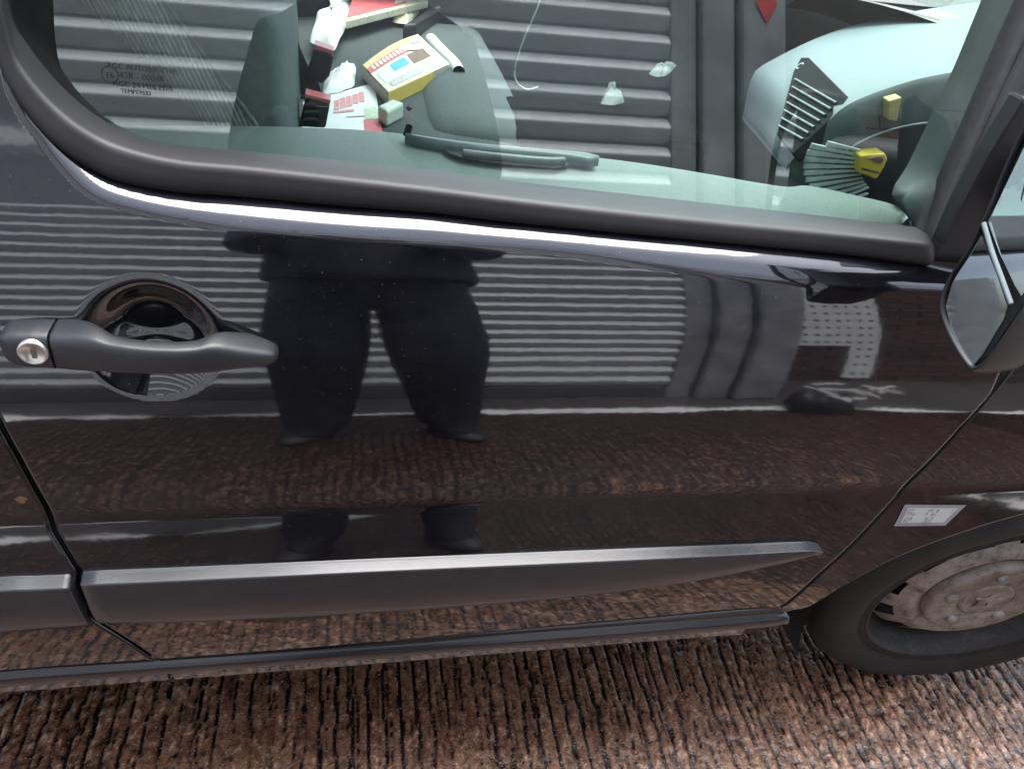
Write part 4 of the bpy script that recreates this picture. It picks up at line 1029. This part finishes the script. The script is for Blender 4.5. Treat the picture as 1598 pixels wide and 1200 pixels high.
# ------------------------------------------------------------------ the photographer, seen only in reflections
def person():
    root = empty('person', (.04, -1.32, 0), 'person in dark jacket and dark trousers taking the photograph', 'person')
    K = 1.28; ox, oy = .04, -1.32
    J = {  # name: (x, y, z, r)
        'pel': (0, .0, 1.00, .165), 'wai': (0, .02, 1.16, .17), 'che': (0, .0, 1.36, .18), 'shl': (0, -.01, 1.50, .12), 'nek': (0, .02, 1.58, .058), 'hd0': (0, .05, 1.66, .075), 'hd1': (0, .06, 1.74, .098), 'hd2': (0, .03, 1.82, .06),
        'hiR': (.11, 0, .92, .135), 'knR': (.155, .03, .52, .128), 'anR': (.19, -.06, .13, .088), 'heR': (.19, -.09, .05, .04), 'toR': (.23, .08, .04, .035),
        'hiL': (-.11, 0, .92, .135), 'knL': (-.12, .03, .52, .128), 'anL': (-.12, -.06, .13, .088), 'heL': (-.12, -.09, .05, .04), 'toL': (-.16, .08, .04, .035),
        'saR': (.20, -.01, 1.47, .085), 'elR': (.25, .10, 1.16, .065), 'wrR': (.10, .26, 1.19, .042), 'haR': (.04, .335, 1.21, .036),
        'saL': (-.20, -.01, 1.47, .085), 'elL': (-.25, .10, 1.16, .065), 'wrL': (-.19, .26, 1.19, .042), 'haL': (-.15, .335, 1.21, .036)}
    names = list(J); idx = {n: i for i, n in enumerate(names)}
    E = [('pel', 'wai'), ('wai', 'che'), ('che', 'shl'), ('shl', 'nek'), ('nek', 'hd0'), ('hd0', 'hd1'), ('hd1', 'hd2')]
    for s_ in 'RL': E += [('pel', 'hi'+s_), ('hi'+s_, 'kn'+s_), ('kn'+s_, 'an'+s_), ('an'+s_, 'he'+s_), ('an'+s_, 'to'+s_), ('shl', 'sa'+s_), ('sa'+s_, 'el'+s_), ('el'+s_, 'wr'+s_), ('wr'+s_, 'ha'+s_)]
    me = bpy.data.meshes.new('body'); me.from_pydata([(ox+J[n][0]*K, oy+J[n][1]*K, J[n][2]*K) for n in names], [(idx[a], idx[b]) for a, b in E], [])
    t = NT('dark_clothes_and_skin'); tc = t.n('ShaderNodeTexCoord').outputs['Object']; z = t.n('ShaderNodeSeparateXYZ', {0: tc}).outputs['Z']
    col = t.ramp(t.n('ShaderNodeMath', {0: z, 1: .4}, operation='MULTIPLY').outputs[0], [(0, (.02, .02, .02)), (.06, (.022, .023, .032)), (.42, (.022, .023, .034)), (.46, (.02, .02, .026)), (.82, (.022, .022, .028)), (.84, (.35, .22, .17))])
    bm_ = t.surf(t.bsdf(color=col, rough=.85, normal=t.n('ShaderNodeBump', {'Height': t.noise(18, 4), 'Strength': .5, 'Distance': .02}).outputs[0]))
    o = link('body', me, bm_, root)
    sk = o.modifiers.new('skin', 'SKIN'); 
    for i, n in enumerate(names): v = me.skin_vertices[0].data[i]; v.radius = (J[n][3]*K*(1.15 if n in ('che', 'wai', 'pel') else 1), J[n][3]*K); v.use_root = (n == 'pel')
    sb = o.modifiers.new('sub', 'SUBSURF'); sb.levels = 2; sb.render_levels = 2; sk.use_smooth_shade = True
    # loose jacket hanging to the hips
    th = np.linspace(0, 2*np.pi, 48, endpoint=False); rows = []
    for z, hx, hy in ((1.00, .215, .185), (.99, .232, .20), (1.02, .238, .205), (1.12, .232, .20), (1.28, .228, .20), (1.42, .232, .19), (1.52, .228, .15), (1.57, .16, .11), (1.60, .075, .075)):
        wv = 1+.018*np.sin(5*th+z*20)+.012*np.sin(9*th-z*31)
        rows.append(np.stack([ox+hx*K*wv*np.cos(th), oy+hy*K*wv*np.sin(th), 0*th+z*K+.006*np.sin(4*th)], 1))
    sheet('jacket', np.stack(rows, 0), plain('dark_jacket_cloth', (.030, .031, .042), .8, bump=.3, bscale=40), root, cv=True)
    for sx, fx in ((1, .215), (-1, -.145)):
        bm = bmesh.new(); bmesh.ops.create_uvsphere(bm, u_segments=20, v_segments=12, radius=1)
        for v in bm.verts: v.co = Vector((v.co.x*(.050+.008*v.co.y), v.co.y*.15, max(v.co.z, -.35)*.062*(1-.35*max(0, v.co.y))))
        bmesh.ops.rotate(bm, verts=bm.verts, matrix=Matrix.Rotation(-sx*.35, 3, 'Z')); bmesh.ops.scale(bm, vec=(K, K, K), verts=bm.verts); bmesh.ops.translate(bm, vec=(ox+fx*K, oy-.01, .03), verts=bm.verts)
        bmobj('shoe', bm, plain('dark_shoe', (.03, .03, .032), .6) if sx == 1 else bpy.data.materials['dark_shoe'], root, True)
    # hair
    bm = bmesh.new(); bmesh.ops.create_uvsphere(bm, u_segments=20, v_segments=12, radius=.112*K)
    bmesh.ops.delete(bm, geom=[v for v in bm.verts if v.co.z < -.01 and v.co.y > -.03], context='VERTS'); bmesh.ops.translate(bm, vec=(ox, oy+.045*K, 1.765*K), verts=bm.verts)
    bmobj('hair', bm, plain('dark_hair', (.03, .02, .014), .7), root, True)
    hm = plain('darkened_hands', (.03, .03, .034), .9)  # hands coloured dark so they do not show in the window's reflection
    for s_, sx in (('haR', 1), ('haL', -1)):
        h = J[s_]; base = np.array([ox+h[0]*K, oy+h[1]*K, h[2]*K])
        for k in range(4):
            p = base+np.array([-sx*.01*k+sx*.012, .01, .028-.017*k]); L = (.06, .068, .064, .05)[k]
            f = tube('finger', [p, p+np.array([-sx*L*.5, .022, .004]), p+np.array([-sx*L*.85, .012, .008])], [.0088]*18, hm, root, 8, 18)
        tube('thumb', [base+np.array([0, -.01, -.01]), base+np.array([-sx*.03, -.022, .02]), base+np.array([-sx*.05, -.02, .04])], [.010]*18, hm, root, 8, 18)
    ph = empty('phone', (0, -.86, 1.53), 'black phone held up in both hands by the person', 'phone')
    box('phone_body', (-.11, -.888, 1.49), (.055, -.877, 1.575), BLACK, ph, .004)
person()
